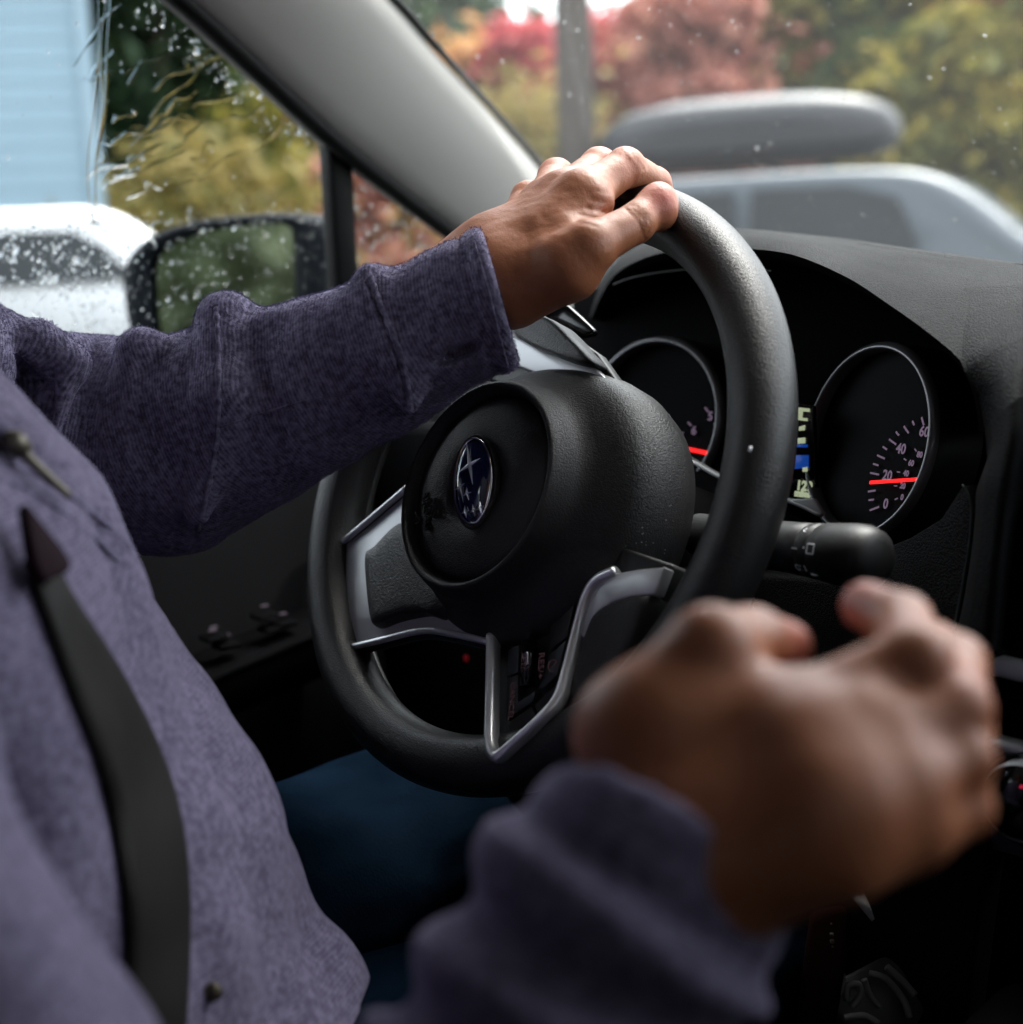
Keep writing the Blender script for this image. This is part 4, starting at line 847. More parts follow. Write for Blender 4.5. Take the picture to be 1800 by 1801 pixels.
for k in range(34):
    y0 = RNG.uniform(-.045, .12); z0 = RNG.uniform(.185, .30); L_ = RNG.uniform(.02, .07); a = RNG.uniform(.3, 1.1)
    pts = [gp(y0 + L_ * t * math.cos(a) + RNG.normal(0, .0025), z0 + L_ * t * math.sin(a) * .8 + RNG.normal(0, .0025), -.0062) for t in (0, .25, .5, .75, 1)]
    vf.append(streak(pts, RNG.uniform(.0010, .0026), .00018))
for k in range(3):
    y0 = (-0.4550, -0.0232, 0.2503)[1] + RNG.normal(0, .004); pts = [gp(y0 + RNG.normal(0, .003), .16 + t * .24, -.0062) for t in (0, .2, .4, .6, .8, 1)]; vf.append(streak(pts, RNG.uniform(.0007, .0016), .0004))
for k in range(60):
    y0 = RNG.uniform(-.40, -.12); z0 = RNG.uniform(.17, .40); L_ = RNG.uniform(.008, .03); a = RNG.normal(0, .5)
    pts = [gp(y0 + L_ * t * math.cos(a), z0 + L_ * t * math.sin(a) + RNG.normal(0, .001), -.0062) for t in (0, .33, .66, 1)]; vf.append(streak(pts, RNG.uniform(.0008, .002), .00016))
o = mesh('water_streaks', *cat(*vf), M_FILM, None); o['kind'] = 'stuff'; o['label'] = 'thin wavering streaks of water running over the side window'; o['category'] = 'water streaks'

# ================================================================ the driver
per = thing('person', 'person in purple fleece jacket and blue jeans, left hand over the steering wheel', 'person', (0.0, -.36, -.37))
M_SKIN, nt_, b_ = new_mat('skin'); co = texco(nt_)
n_a = nnode(nt_, 'ShaderNodeTexNoise', Scale=24.0, Detail=4.0); nt_.links.new(co, n_a.inputs['Vector'])
mx = nnode(nt_, 'ShaderNodeMix', data_type='RGBA'); mx.inputs[6].default_value = (.26, .084, .036, 1); mx.inputs[7].default_value = (.44, .168, .080, 1); nt_.links.new(n_a.outputs[0], mx.inputs[0]); 
at_ = nt_.nodes.new('ShaderNodeAttribute'); at_.attribute_name = 'flush'
mx2 = nnode(nt_, 'ShaderNodeMix', data_type='RGBA'); mx2.inputs[7].default_value = (.46, .13, .09, 1); nt_.links.new(at_.outputs['Fac'], mx2.inputs[0]); nt_.links.new(mx.outputs[2], mx2.inputs[6]); nt_.links.new(mx2.outputs[2], b_.inputs['Base Color'])
b_.inputs['Roughness'].default_value = .48; b_.inputs['Subsurface Weight'].default_value = .18; b_.inputs['Subsurface Radius'].default_value = (1.0, .35, .18); b_.inputs['Subsurface Scale'].default_value = .006
n_b = nnode(nt_, 'ShaderNodeTexVoronoi', Scale=1100.0); nt_.links.new(co, n_b.inputs['Vector']); pv = add_bump(nt_, b_, n_b.outputs['Distance'], .3, .0003)
co2 = texco(nt_, (1, 1, 1)); n_c = nnode(nt_, 'ShaderNodeTexNoise', Scale=190.0, Detail=4.0); nt_.links.new(co2, n_c.inputs['Vector']); add_bump(nt_, b_, n_c.outputs[0], .35, .0009, pv)

def chain(p, pts, rad):
    d = None
    for i in range(len(pts) - 1):
        c = cap(p, pts[i], pts[i + 1], rad[i], rad[i + 1]); d = c if d is None else np.minimum(d, c)
    return d

CAMX = np.array((0.65278, -0.56002, 0.13422))
def groove(p, pts, depth, wd):
    """shallow crease on the side that faces the seats: raises the field near a short curve"""
    dm = None
    for a_, b_ in zip(pts[:-1], pts[1:]):
        a_ = np.array(a_, np.float32); b_ = np.array(b_, np.float32); n_ = (a_ + b_) / 2 - CAMX.astype(np.float32); n_ /= np.linalg.norm(n_); ab = b_ - a_; ab = ab - (ab @ n_) * n_
        q = p - a_; q = q - (q @ n_)[..., None] * n_; t = np.clip((q @ ab) / (ab @ ab), 0, 1); c = np.linalg.norm(q - t[..., None] * ab, axis=-1); dm = c if dm is None else np.minimum(dm, c)
    return depth * np.exp(-(dm / wd) ** 2)
# ---- left hand, over the top of the wheel
LH = dict(
    wr=(0.0183, -0.0282, 0.1189), wr2=(0.0007, -0.0144, 0.1305), el=(-0.0841, -0.0801, 0.0728),
    im=(0.0381, 0.0193, 0.1607), ip=(0.0364, 0.0563, 0.1768), idd=(0.0311, 0.0855, 0.1681), it=(0.0270, 0.0960, 0.1551),
    mm=(0.0195, 0.0227, 0.1616), mp=(0.0089, 0.0622, 0.1793), md=(0.0022, 0.0930, 0.1711), mt=(0.0017, 0.1006, 0.1549),
    rm=(0.0056, 0.0213, 0.1592), rp=(-0.0175, 0.0519, 0.1752), rd=(-0.0287, 0.0873, 0.1690), rt=(-0.0297, 0.0972, 0.1523),
    pm=(-0.0118, 0.0127, 0.1454), pp=(-0.0281, 0.0390, 0.1626), pd=(-0.0465, 0.0698, 0.1591), pt=(-0.0495, 0.0815, 0.1458),
    tc=(0.0413, -0.0265, 0.1173), tm=(0.0689, -0.0052, 0.1333), ti=(0.0736, 0.0256, 0.1448), tt=(0.0718, 0.0456, 0.1570))
def left_hand(p):
    g = LH; k = .006
    wrist = smin(cap(p, g['el'], g['wr'], .026, .0235), cap(p, g['el'], g['wr2'], .026, .0215), .012)
    back = smin(cap(p, g['wr'], g['im'], .0190, .0142), cap(p, (0.0373, -0.0093, 0.1401), (0.0488, 0.0184, 0.1570), .013, .0115), .008)
    for a_, b_, r1, r2 in (('wr2', 'mm', .019, .0115), ('wr2', 'rm', .017, .0112), ('wr2', 'pm', .0155, .0105), ('wr', 'mm', .019, .0122)):
        back = smin(back, cap(p, g[a_], g[b_], r1, r2), .009)
    thenar = smin(cap(p, (0.0301, -0.0251, 0.1134), (0.0591, -0.0114, 0.1242), .0215, .0185), cap(p, (0.0591, -0.0114, 0.1242), g['tm'], .0185, .0135), .006)
    d = smin(smin(wrist, back, .014), thenar, .011)
    thumb = chain(p, [g['tm'], g['ti']], [.0132, .0104]); thumb = smin(thumb, cap(p, g['ti'], g['tt'], .0103, .0098), .004)
    thumb = smin(thumb, ell(p, (0.0748, 0.0432, 0.1523), (.0105, .0105, .0128)), .004)
    d = smin(d, thumb, .006)
    web = cap(p, (0.0506, -0.0027, 0.1410), (0.0551, 0.0102, 0.1459), .010, .006); d = smin(d, web, .008)
    fs = []
    for q, (r0, r1, r2, r3) in (('i', (.0128, .0108, .0094, .0084)), ('m', (.0124, .0106, .0092, .0084)), ('r', (.0118, .0102, .0088, .008)), ('p', (.0115, .0104, .0084, .0074))):
        a0, a1, a2, a3 = g[q + 'm'], g[q + 'p'], g[q + ('dd' if q == 'i' else 'd')], g[q + 't']
        fg = smin(cap(p, a0, a1, r0, r1 * .98), cap(p, a1, a2, r1 * .98, r2), .003)
        fg = smin(fg, np.linalg.norm(p - np.array(a1, np.float32), axis=-1) - r1 * 1.01, .003)   # knuckle
        fg = smin(fg, cap(p, a2, a3, r2, r3), .003); fs.append(fg)
    fing = fs[0]
    for x in fs[1:]: fing = smin(fing, x, .0016)
    d = smin(d, fing, .009)
    # tendons to the knuckles
    for a_, q in (('wr', 'im'), ('wr2', 'mm'), ('wr2', 'rm')):
        A_ = np.array(g[a_], np.float32) * .45 + np.array(g[q], np.float32) * .55
        up = np.array([-.45, -.35, .82], np.float32) * .0086
        d = smin(d, cap(p, A_ + up * .9, np.array(g[q], np.float32) + up * .6, .0018, .0032), .007)
    # creases: thumb joint, web, index base
    d = d + groove(p, [(0.0793, 0.0124, 0.1526), (0.0872, 0.0137, 0.1463), (0.0891, 0.0165, 0.1367)], .0007, .0007) + groove(p, [(0.0810, 0.0147, 0.1537), (0.0889, 0.0158, 0.1468), (0.0905, 0.0186, 0.1384)], .0006, .0006) + groove(p, [(0.0825, 0.0166, 0.1542), (0.0901, 0.0176, 0.1479), (0.0916, 0.0205, 0.1407)], .0004, .0006)
    for A_, B_, dp in (((0.0482, 0.0439, 0.1840), (0.0542, 0.0482, 0.1737), .0004), ((0.0496, 0.0461, 0.1858), (0.0561, 0.0508, 0.1748), .0006), ((0.0513, 0.0480, 0.1857), (0.0575, 0.0526, 0.1754), .0004), ((0.0611, 0.0050, 0.1584), (0.0669, 0.0113, 0.1562), .0005), ((0.0596, 0.0021, 0.1543), (0.0658, 0.0087, 0.1515), .0006), ((0.0581, -0.0008, 0.1503), (0.0651, 0.0067, 0.1474), .0006), ((0.0643, -0.0102, 0.1466), (0.0675, 0.0009, 0.1444), .0005), ((0.0623, 0.0075, 0.1625), (0.0667, 0.0125, 0.1616), .0004), ((0.0472, 0.0243, 0.1742), (0.0506, 0.0268, 0.1685), .0003)):
        d = d + groove(p, [A_, (np.array(A_) + np.array(B_)) / 2, B_], dp, .0008)
    wr_ = vnoise(p.astype(np.float64), 190.0, 2) * .00016 + vnoise(p.astype(np.float64), 420.0, 9) * .00009
    return d + wr_.astype(np.float32)
lo = np.min([np.array(v_) for v_ in LH.values()], 0) - .04; hi = np.max([np.array(v_) for v_ in LH.values()], 0) + .035
lo[0] = (-0.0403, -0.0530, 0.0977)[0]
HV1, HF1 = surfnet(left_hand, lo, hi, .00125)

# ---- right hand, half closed, close to the camera
RH = dict(
    wr=(0.3756, -0.2643, -0.0302), wr2=(0.3885, -0.2739, -0.0345), el=(0.3642, -0.3123, -0.0813),
    im=(0.3943, -0.2338, 0.0002), ip=(0.4136, -0.2104, 0.0137), idd=(0.3930, -0.1881, 0.0178), it=(0.3761, -0.1826, 0.0191),
    mm=(0.4133, -0.2445, -0.0060), mp=(0.4254, -0.2091, 0.0018), md=(0.4073, -0.1807, 0.0060), mt=(0.3897, -0.1669, 0.0060),
    rm=(0.4230, -0.2513, -0.0153), rp=(0.4311, -0.2149, -0.0095), rd=(0.4128, -0.1841, -0.0131), rt=(0.3934, -0.1691, -0.0183),
    pm=(0.4220, -0.2562, -0.0284), pp=(0.4320, -0.2160, -0.0229), pd=(0.4158, -0.1891, -0.0270), pt=(0.3995, -0.1812, -0.0314),
    tc=(0.3604, -0.2675, -0.0049), tm=(0.3708, -0.2491, 0.0174), ti=(0.3654, -0.2249, 0.0145), tt=(0.3610, -0.2036, 0.0079))
def right_hand(p):
    g = RH
    wrist = smin(cap(p, g['el'], g['wr'], .019, .0235), cap(p, g['el'], g['wr2'], .019, .0215), .010)
    back = cap(p, g['wr'], g['im'], .020, .0122)
    for a_, b_, r1, r2 in (('wr', 'mm', .020, .0122), ('wr2', 'rm', .019, .0118), ('wr2', 'pm', .0185, .0115)):
        back = smin(back, cap(p, g[a_], g[b_], r1, r2), .010)
    thenar = smin(cap(p, (0.3677, -0.2684, -0.0169), g['tc'], .0172, .0172), cap(p, g['tc'], g['tm'], .0172, .0134), .008)
    d = smin(smin(wrist, back, .015), thenar, .012)
    d = smin(d, cap(p, g['tc'], (0.3781, -0.2382, -0.0031), .015, .012), .012)
    thumb = smin(cap(p, g['tm'], g['ti'], .0134, .0102), cap(p, g['ti'], g['tt'], .0102, .0084), .004)
    d = smin(d, thumb, .003)
    for q, (r0, r1, r2, r3) in (('i', (.0120, .0108, .0090, .0080)), ('m', (.0112, .0100, .0088, .0078)), ('r', (.0108, .0090, .0080, .0074)), ('p', (.0105, .0086, .0076, .007))):
        a0, a1, a2, a3 = g[q + 'm'], g[q + 'p'], g[q + ('dd' if q == 'i' else 'd')], g[q + 't']
        fg = smin(cap(p, a0, a1, r0, r1), cap(p, a1, a2, r1, r2), .003); fg = smin(fg, cap(p, a2, a3, r2, r3), .003)
        d = smin(d, fg, .0030)
    # broad fleshy back of the hand
    for a_, b_, r1, r2 in (((0.3834, -0.2691, -0.0241), (0.4033, -0.2515, -0.0057), .0185, .0155), ((0.3920, -0.2719, -0.0308), (0.4140, -0.2578, -0.0174), .0185, .015), ((0.4004, -0.2478, -0.0025), (0.4110, -0.2339, 0.0027), .0125, .0098), ((0.4145, -0.2560, -0.0130), (0.4244, -0.2370, -0.0093), .0135, .0100), ((0.4118, -0.2624, -0.0247), (0.4289, -0.2355, -0.0231), .014, .0105)):
        d = smin(d, cap(p, a_, b_, r1, r2), .010)
    d = smin(d, cap(p, (0.3762, -0.2557, -0.0013), (0.3927, -0.2408, -0.0010), .0125, .0115), .010)
    d = smin(d, cap(p, (0.3689, -0.2644, -0.0013), (0.3815, -0.2497, -0.0021), .0150, .0120), .010)
    return d
lo = np.min([np.array(v_) for k_, v_ in RH.items() if k_ != 'el'], 0) - .05; hi = np.max([np.array(v_) for k_, v_ in RH.items() if k_ != 'el'], 0) + .03
HV2, HF2 = surfnet(right_hand, lo, hi, .0022)

# ---- the rest of the body under the clothes
SH_L, SH_R = (-.19, -.47, .06), (.17, -.48, .06)
EL_L, EL_R = (-0.1931, -0.1376, 0.0179), (0.3547, -0.4194, -0.1904)
def torso_sdf(p):
    d = smin(ell(p, (0.0, -.452, -.03), (.195, .145, .19)), ell(p, (-.035, -.352, -.17), (.185, .168, .175)), .06)
    d = smin(d, ell(p, (-.01, -.36, -.30), (.185, .16, .11)), .04)
    return d
def body_sdf(p):
    d = torso_sdf(p) + .018
    d = smin(d, cap(p, (0, -.50, .13), (0, -.50, .25), .06, .052), .04)
    d = smin(d, ell(p, (0, -.47, .37), (.075, .095, .115)), .02)
    for a_, b_, r1, r2 in ((SH_L, (-0.2025, -0.3226, 0.1014), .045, .036), ((-0.2025, -0.3226, 0.1014), (-0.2307, -0.2142, 0.0445), .036, .034), ((-0.2307, -0.2142, 0.0445), EL_L, .034, .030), (SH_R, EL_R, .045, .034), (EL_L, LH['el'], .030, .024), (EL_R, RH['el'], .034, .018)):
        d = smin(d, cap(p, a_, b_, r1, r2), .02)
    for a_, b_, r1, r2 in (((-.1, -.38, -.30), (-.178, .03, -.282), .075, .05), ((-.178, .03, -.282), (-.17, .30, -.60), .05, .036), ((.1, -.38, -.32), (.06, .08, -.33), .075, .05), ((.06, .08, -.33), (.04, .40, -.60), .05, .036)):
        d = smin(d, cap(p, a_, b_, r1, r2), .02)
    return d
BV, BF = surfnet(body_sdf, (-.32, -.68, -.66), (.42, .48, .52), .012)
vv, ff = cat((HV1, HF1.tolist()), (HV2, HF2.tolist()), (BV, BF.tolist()))
bd = mesh('body', vv, ff, M_SKIN, per)
fl_ = np.zeros(len(vv)); 
for c_, r_, a_ in (((0.0817, 0.0389, 0.1584), .012, 1.0), ((0.0419, 0.0509, 0.1792), .012, .35), ((-0.0133, 0.0482, 0.1782), .012, .35), ((0.0134, 0.0590, 0.1829), .012, .3), ((0.0356, 0.0869, 0.1652), .014, .3), ((0.3668, -0.2084, 0.0110), .014, .8), ((0.3759, -0.1857, 0.0200), .014, .9), ((0.4078, -0.2053, 0.0176), .010, .4), ((0.4242, -0.2045, 0.0071), .012, .4)):
    dd_ = np.linalg.norm(vv - np.array(c_), axis=1); fl_ = np.maximum(fl_, a_ * np.clip(1.3 - dd_ / r_, 0, 1))
add_attr(bd, 'flush', fl_)
# thumbnail of the left hand
M_NAIL = plain('nail', (.52, .30, .24), .25, noise=.08, nscale=60, spec=.6)
q0 = np.array((0.0808, 0.0386, 0.1618)); nx_ = np.array((0.0837, 0.0402, 0.1550)) - np.array((0.0794, 0.0379, 0.1649)); nx_ /= np.linalg.norm(nx_)

# ---------------------------------------------------------------- jacket
M_FLEECE = fabric('purple_fleece', (.070, .062, .100), (.250, .226, .335))
M_FLEECE2 = fabric('purple_fleece_body', (.085, .073, .120), (.200, .175, .262), rib=True, bs=.5)
jk = part('jacket', per)
# left sleeve: centre line with radii, plus pinched folds
SL = [((-0.2025, -0.3226, 0.1014), .072), ((-0.2307, -0.2142, 0.0445), .060), ((-0.2288, -0.1624, 0.0247), .068), ((-0.1882, -0.1309, 0.0210), .0655), ((-0.1375, -0.1043, 0.0430), .059), ((-0.0872, -0.0789, 0.0619), .050), ((-0.0547, -0.0602, 0.0759), .0440), ((-0.0187, -0.0414, 0.0924), .0405), ((0.0226, -0.0187, 0.1116), .0385)]
SLc = np.array([s[0] for s in SL]); SLr = np.array([s[1] for s in SL])
def param_on(p, C):
    """distance coordinate along polyline C for points p"""
    best = None; acc = 0; bt = None
    for i in range(len(C) - 1):
        a_, b_ = np.array(C[i], np.float32), np.array(C[i + 1], np.float32); ab = b_ - a_; L_ = np.linalg.norm(ab)
        t = np.clip(((p - a_) @ ab) / (ab @ ab), 0, 1); d = np.linalg.norm(p - a_ - t[..., None] * ab, axis=-1)
        s = acc + t * L_
        if best is None: best, bt = d, s
        else: m_ = d < best; best = np.where(m_, d, best); bt = np.where(m_, s, bt)
        acc += L_
    return bt, best
LFOLD = [  # ridges: two ends of a raised fold with radii
    ((-0.1269, -0.1152, 0.1010), (-0.0992, -0.1337, 0.0573), .022, .020), ((-0.0992, -0.1337, 0.0573), (-0.1159, -0.1478, -0.0082), .020, .008),
    ((-0.0404, -0.0702, 0.1216), (-0.0125, -0.0734, 0.0868), .008, .010), ((-0.0125, -0.0734, 0.0868), (-0.0061, -0.0720, 0.0526), .010, .006),
    ((-0.1814, -0.2055, 0.0933), (-0.1672, -0.1925, 0.0795), .016, .014), ((-0.1672, -0.1925, 0.0795), (-0.1599, -0.2097, 0.0423), .010, .006),
    ((-0.1608, -0.1524, 0.0831), (-0.1611, -0.1729, 0.0381), .022, .014), ((-0.0922, -0.1006, 0.0906), (-0.0672, -0.1093, 0.0371), .012, .006), ((-0.1493, -0.1462, 0.0562), (-0.1408, -0.1524, -0.0034), .020, .010)]
LVAL = [  # valleys
    ((-0.1131, -0.1392, 0.0978), (-0.0927, -0.1509, 0.0529), .012, .008), ((-0.1681, -0.1754, 0.0880), (-0.1487, -0.1931, 0.0543), .014, .006), ((-0.1885, -0.2173, 0.0809), (-0.1580, -0.2245, 0.0377), .012, .008), ((-0.0798, -0.1223, 0.1018), (-0.0648, -0.1336, 0.0526), .008, .005), ((-0.1366, -0.1722, 0.0788), (-0.1217, -0.1780, 0.0218), .006, .004)]
e_ = np.array((0.0288, -0.0226, 0.0708)) - np.array((0.0032, -0.0231, 0.1450)); vw_ = np.array((0.0160, -0.0228, 0.1081)) - np.array((0.65278, -0.56002, 0.13422)); CUTN = np.cross(vw_, e_); CUTN /= np.linalg.norm(CUTN)
if CUTN @ (SLc[-1] - SLc[-2]) < 0: CUTN = -CUTN
def sleeve_l(p):
    d = chain(p, SLc, SLr)
    for a_, b_, r1, r2 in LVAL: d = smax(d, -cap(p, a_, b_, r1 * .8, r2 * .8), .018)
    for a_, b_, r1, r2 in LFOLD: d = smin(d, cap(p, a_, b_, r1 * .8, r2 * .8), .011)
    s, _ = param_on(p, SLc)
    tot = np.linalg.norm(np.diff(SLc, axis=0), axis=1).sum()
    e = tot - s   # distance from the cuff
    e2 = -((p - np.array((0.0160, -0.0228, 0.1081), np.float32)) @ np.array(CUTN, np.float32)); d = d + .0016 * np.exp(-((e2 - .014) / .0018) ** 2) - .0008 * np.exp(-((e2 - .006) / .005) ** 2)
    pp_ = p.astype(np.float64)
    d = d + (vnoise(pp_ * [1, 1, 1], 26, 1) * .0028 + vnoise(pp_, 60, 4) * .0011 + vnoise(pp_, 260, 6) * .00028).astype(np.float32)
    # thumb slit in the cuff
    sa_, sb_ = np.array((0.0193, -0.0751, 0.0754)), np.array((0.0315, -0.0500, 0.0853)); sc_ = (sa_ + sb_) / 2; su_ = (sb_ - sa_); sl_2 = np.linalg.norm(su_) / 2; su_ /= sl_2 * 2; sv_ = sc_ - CAMX; sv_ /= np.linalg.norm(sv_); sw_ = np.cross(su_, sv_)
    q_ = p - sc_.astype(np.float32); d = smax(d, -ell(p, sc_, (sl_2, .0042, .02), np.stack([su_, sw_, sv_], 1)), .001)
    # open cuff, hollow
    ax_ = (SLc[-1] - SLc[-2]); ax_ = ax_ / np.linalg.norm(ax_); q = p - SLc[-1].astype(np.float32)
    cutn = np.array(CUTN, np.float32); tcut = (p - np.array((0.0160, -0.0228, 0.1081), np.float32)) @ cutn
    hollow = 0
    d = smax(d, tcut, .003); d = smax(d, -(cap(p, SLc[-1] - ax_ * .045, SLc[-1] + ax_ * .05, .031, .0335)), .002)
    return d
lo = SLc[1:].min(0) - .085; hi = SLc.max(0) + .055
v, q = surfnet(sleeve_l, lo, hi, .0021)
o = mesh('sleeve', v, q, M_FLEECE, jk); s, _ = param_on(v.astype(np.float32), SLc); add_attr(o, 'weave', s)
SLEEVE_V, SLEEVE_Q = v, q
def lay(fn, pts, off, n):   # lay a line of thread onto the cloth, from the side the seats are on
    C_ = catmull(pts, n); D_ = C_ - CAMX; L_ = np.linalg.norm(D_, axis=1)[:, None]; D_ = D_ / L_; C_ = CAMX + D_ * (L_ - .06)
    for _ in range(30): C_ = C_ + D_ * (fn(C_.astype(np.float32)).astype(float) - off)[:, None] * .85
    for _ in range(2): C_[1:-1] = (C_[:-2] + C_[1:-1] * 2 + C_[2:]) / 4
    return C_
for nm_, pts, r_ in (('sleeve_seam', [(-0.1175, -0.1254, 0.1095), (-0.1073, -0.1311, 0.1021), (-0.1040, -0.1341, 0.0766), (-0.1009, -0.1395, 0.0432), (-0.1003, -0.1462, 0.0163), (-0.1020, -0.1568, -0.0153)], .0016), ('cuff_seam', [(-0.0280, -0.0789, 0.1224), (-0.0222, -0.0766, 0.1055), (-0.0142, -0.0732, 0.0836), (-0.0090, -0.0721, 0.0650), (-0.0057, -0.0726, 0.0489)], .0016), ('cuff_seam', [(-0.0307, -0.0825, 0.1207), (-0.0244, -0.0798, 0.1032), (-0.0165, -0.0762, 0.0823), (-0.0113, -0.0752, 0.0633), (-0.0080, -0.0757, 0.0472)], .0010), ('underarm_seam', [(-0.0915, -0.1446, 0.0420), (-0.0746, -0.1224, 0.0497), (-0.0482, -0.1049, 0.0569), (-0.0238, -0.0910, 0.0599), (-0.0107, -0.0749, 0.0620)], .0007), ('hem_stitch', [(0.0069, -0.0330, 0.1390), (0.0139, -0.0312, 0.1154), (0.0205, -0.0301, 0.0905), (0.0257, -0.0290, 0.0718)], .0008)):
    c_ = lay(sleeve_l, pts, .0001, 60); v_, f_ = tube(c_, r_ * (1 + .25 * np.sin(np.arange(60) * 1.3) + .15 * np.sin(np.arange(60) * 3.1)), 8); mesh(nm_, v_, f_, M_FLEECE, jk)
# right sleeve, nearer the camera, bunched in broad folds
SR = [((0.3652, -0.3949, -0.1748), .056), ((0.3596, -0.3496, -0.1293), .052), ((0.3608, -0.3166, -0.0998), .046), ((0.3632, -0.2990, -0.0746), .0450), ((0.3668, -0.2860, -0.0542), .0435), ((0.3711, -0.2713, -0.0361), .0395)]
SRc = np.array([s[0] for s in SR]); SRr = np.array([s[1] for s in SR])
def sleeve_r(p):
    s, rad = param_on(p, SRc); tot = np.linalg.norm(np.diff(SRc, axis=0), axis=1).sum(); e = tot - s
    pp_ = p.astype(np.float64); w_ = vnoise(pp_, 9, 8)
    d = chain(p, SRc, SRr)
    d = d - (.0040 * np.sin((e - .012) / .030 * 2 * PI + w_ * 1.3) * np.clip((e - .006) / .014, 0, 1) + .0018 * np.exp(-((e - .013) / .0025) ** 2) * -1).astype(np.float32) + (vnoise(pp_, 28, 3) * .0025 + vnoise(pp_, 200, 5) * .0003).astype(np.float32)
    ax_ = (SRc[-1] - SRc[-2]); ax_ = ax_ / np.linalg.norm(ax_)
    vw2 = SRc[-1] - CAMX; vw2 = vw2 / np.linalg.norm(vw2); d = smax(d, (p - SRc[-1].astype(np.float32)) @ (ax_ + .36 * vw2).astype(np.float32) - .0015, .005)
    d = smax(d, -cap(p, SRc[-1] - ax_ * .01, SRc[-1] + ax_ * .05, .0345, .0345), .003)
    return d
v, q = surfnet(sleeve_r, SRc.min(0) - .07, SRc.max(0) + .055, .003)
o = mesh('sleeve', v, q, M_FLEECE2, jk); s, _ = param_on(v.astype(np.float32), SRc); add_attr(o, 'weave', s)
# front and back of the jacket
FLAP = [True]   # turned-over front edge of the jacket that lies over the strap
def jacket_body(p):
    pp_ = p.astype(np.float64)
    d = torso_sdf(p)
    d = smin(d, ell(p, (.04, -.282, -.235), (.098, .113, .075)), .02)       # pocket and hem pushed out at the waist
    d = smin(d, ell(p, (-.004, -.366, -.022), (.118, .116, .122)), .035); d = smin(d, cap(p, (0.0549, -0.3399, 0.0750), (0.0736, -0.3105, 0.0440), .006, .004), .012)   # open front edge with the zip
    for a_, b_, r in (((0.1756, -0.3870, -0.0446), (0.1790, -0.3506, -0.0988), .010), ((0.1581, -0.3245, -0.0276), (0.1432, -0.2728, -0.0622), .006), ((0.1289, -0.2708, -0.1081), (0.1179, -0.2296, -0.1400), .007), ((0.1935, -0.3831, 0.0073), (0.1998, -0.3826, -0.0181), .012), ((0.1420, -0.2938, -0.1335), (0.1300, -0.2683, -0.1036), .006)):
        d = smax(d, -cap(p, a_, b_, r, r * .6), .02)
    d = smin(d, cap(p, SH_R, EL_R, .062, .056), .02); d = smin(d, cap(p, SH_L, (-.27, -.32, -.02), .068, .07), .03)
    d = d + (vnoise(pp_ * [1, 1, .55], 15, 2) * .009 + vnoise(pp_, 34, 3) * .0028 - np.abs(vnoise(pp_ * [1, 1, .6], 24, 12)) * .006 + .002).astype(np.float32)
    return d
v, q = surfnet(jacket_body, (-.36, -.66, -.44), (.46, -.12, .26), .0055)
jb = mesh('jacket_body', v, q, M_FLEECE2, jk); add_attr(jb, 'weave', v[:, 2])
TV = v
# zip along the open front
P_SNAP = np.array((0.1603, -0.3067, -0.1452))
M_BRASS = plain('zip_brass', (.13, .115, .09), .5, .7, noise=.3)
def on_jacket(q, off, dirn=None):
    """slide a point along the jacket's surface normal until it lies OFF above the cloth"""
    q = np.array(q, np.float64)
    if dirn is not None:
        for _ in range(40):
            q = q + np.array(dirn) * (float(jacket_body(np.array([q], np.float32))[0]) - off) * .7
        return q
    for _ in range(12):
        e = 1e-3; P4 = np.array([q, q + [e, 0, 0], q + [0, e, 0], q + [0, 0, e]], np.float32); f_ = jacket_body(P4).astype(float)
        g_ = (f_[1:] - f_[0]) / e; q = q - g_ / (g_ @ g_ + 1e-9) * (f_[0] - off) * .8
    return q
def on_view(x, off): x = np.array(x); return on_jacket(x, off, (x - CAMX) / np.linalg.norm(x - CAMX))
zp = catmull([on_view(x, .002) for x in ((0.0539, -0.3385, 0.0844), (0.0607, -0.3328, 0.0755), (0.0679, -0.3268, 0.0665))], 24)
v, f = tube(zp, .0035, 8); mesh('zip_tape', v, f, M_FLEECE, jk)
vf = []
for k in range(24): vf.append(boxv(zp[k] + np.array([.0012, -.0012, .0028]), (.0022, .0016, .0018)))
o = mesh('zip_teeth', *cat(*vf), M_BRASS, jk, smooth=False); o['kind'] = 'stuff'
v, f = tube(catmull([on_view((0.0665, -0.3279, 0.0684), .004), on_view((0.0689, -0.3259, 0.0656), .0065), on_view((0.0719, -0.3233, 0.0618), .004)], 8), [.0022, .0040, .0048, .0048, .0048, .0044, .0036, .0022], 12); mesh('zip_slider', v, f, M_BRASS, jk)
v, f = tube(catmull([on_view((0.0714, -0.3241, 0.0614), .0065), on_view((0.0762, -0.3201, 0.0550), .0055), on_view((0.0809, -0.3161, 0.0492), .0045), on_view((0.0850, -0.3127, 0.0440), .0035)], 16), np.linspace(.0024, .0016, 16), 10); mesh('zip_pull', v, f, M_BRASS, jk)
for pts in ([(0.0623, -0.3351, 0.0602), (0.0734, -0.3238, 0.0537), (0.0864, -0.3115, 0.0425), (0.0964, -0.3026, 0.0314), (0.1029, -0.2973, 0.0227)], [(0.0631, -0.3361, 0.0535), (0.0725, -0.3264, 0.0479), (0.0839, -0.3157, 0.0378), (0.0932, -0.3076, 0.0271), (0.1001, -0.3020, 0.0177)]):
    v, f = tube(catmull([on_view(x, -.0002) for x in pts], 50), .0011, 8); mesh('front_stitch', v, f, M_FLEECE, jk)
sp_ = on_jacket((0.1603, -0.3067, -0.1452), .001, (P_SNAP - CAMX) / np.linalg.norm(P_SNAP - CAMX)); a_ = np.linspace(0, 2 * PI, 20, endpoint=False)
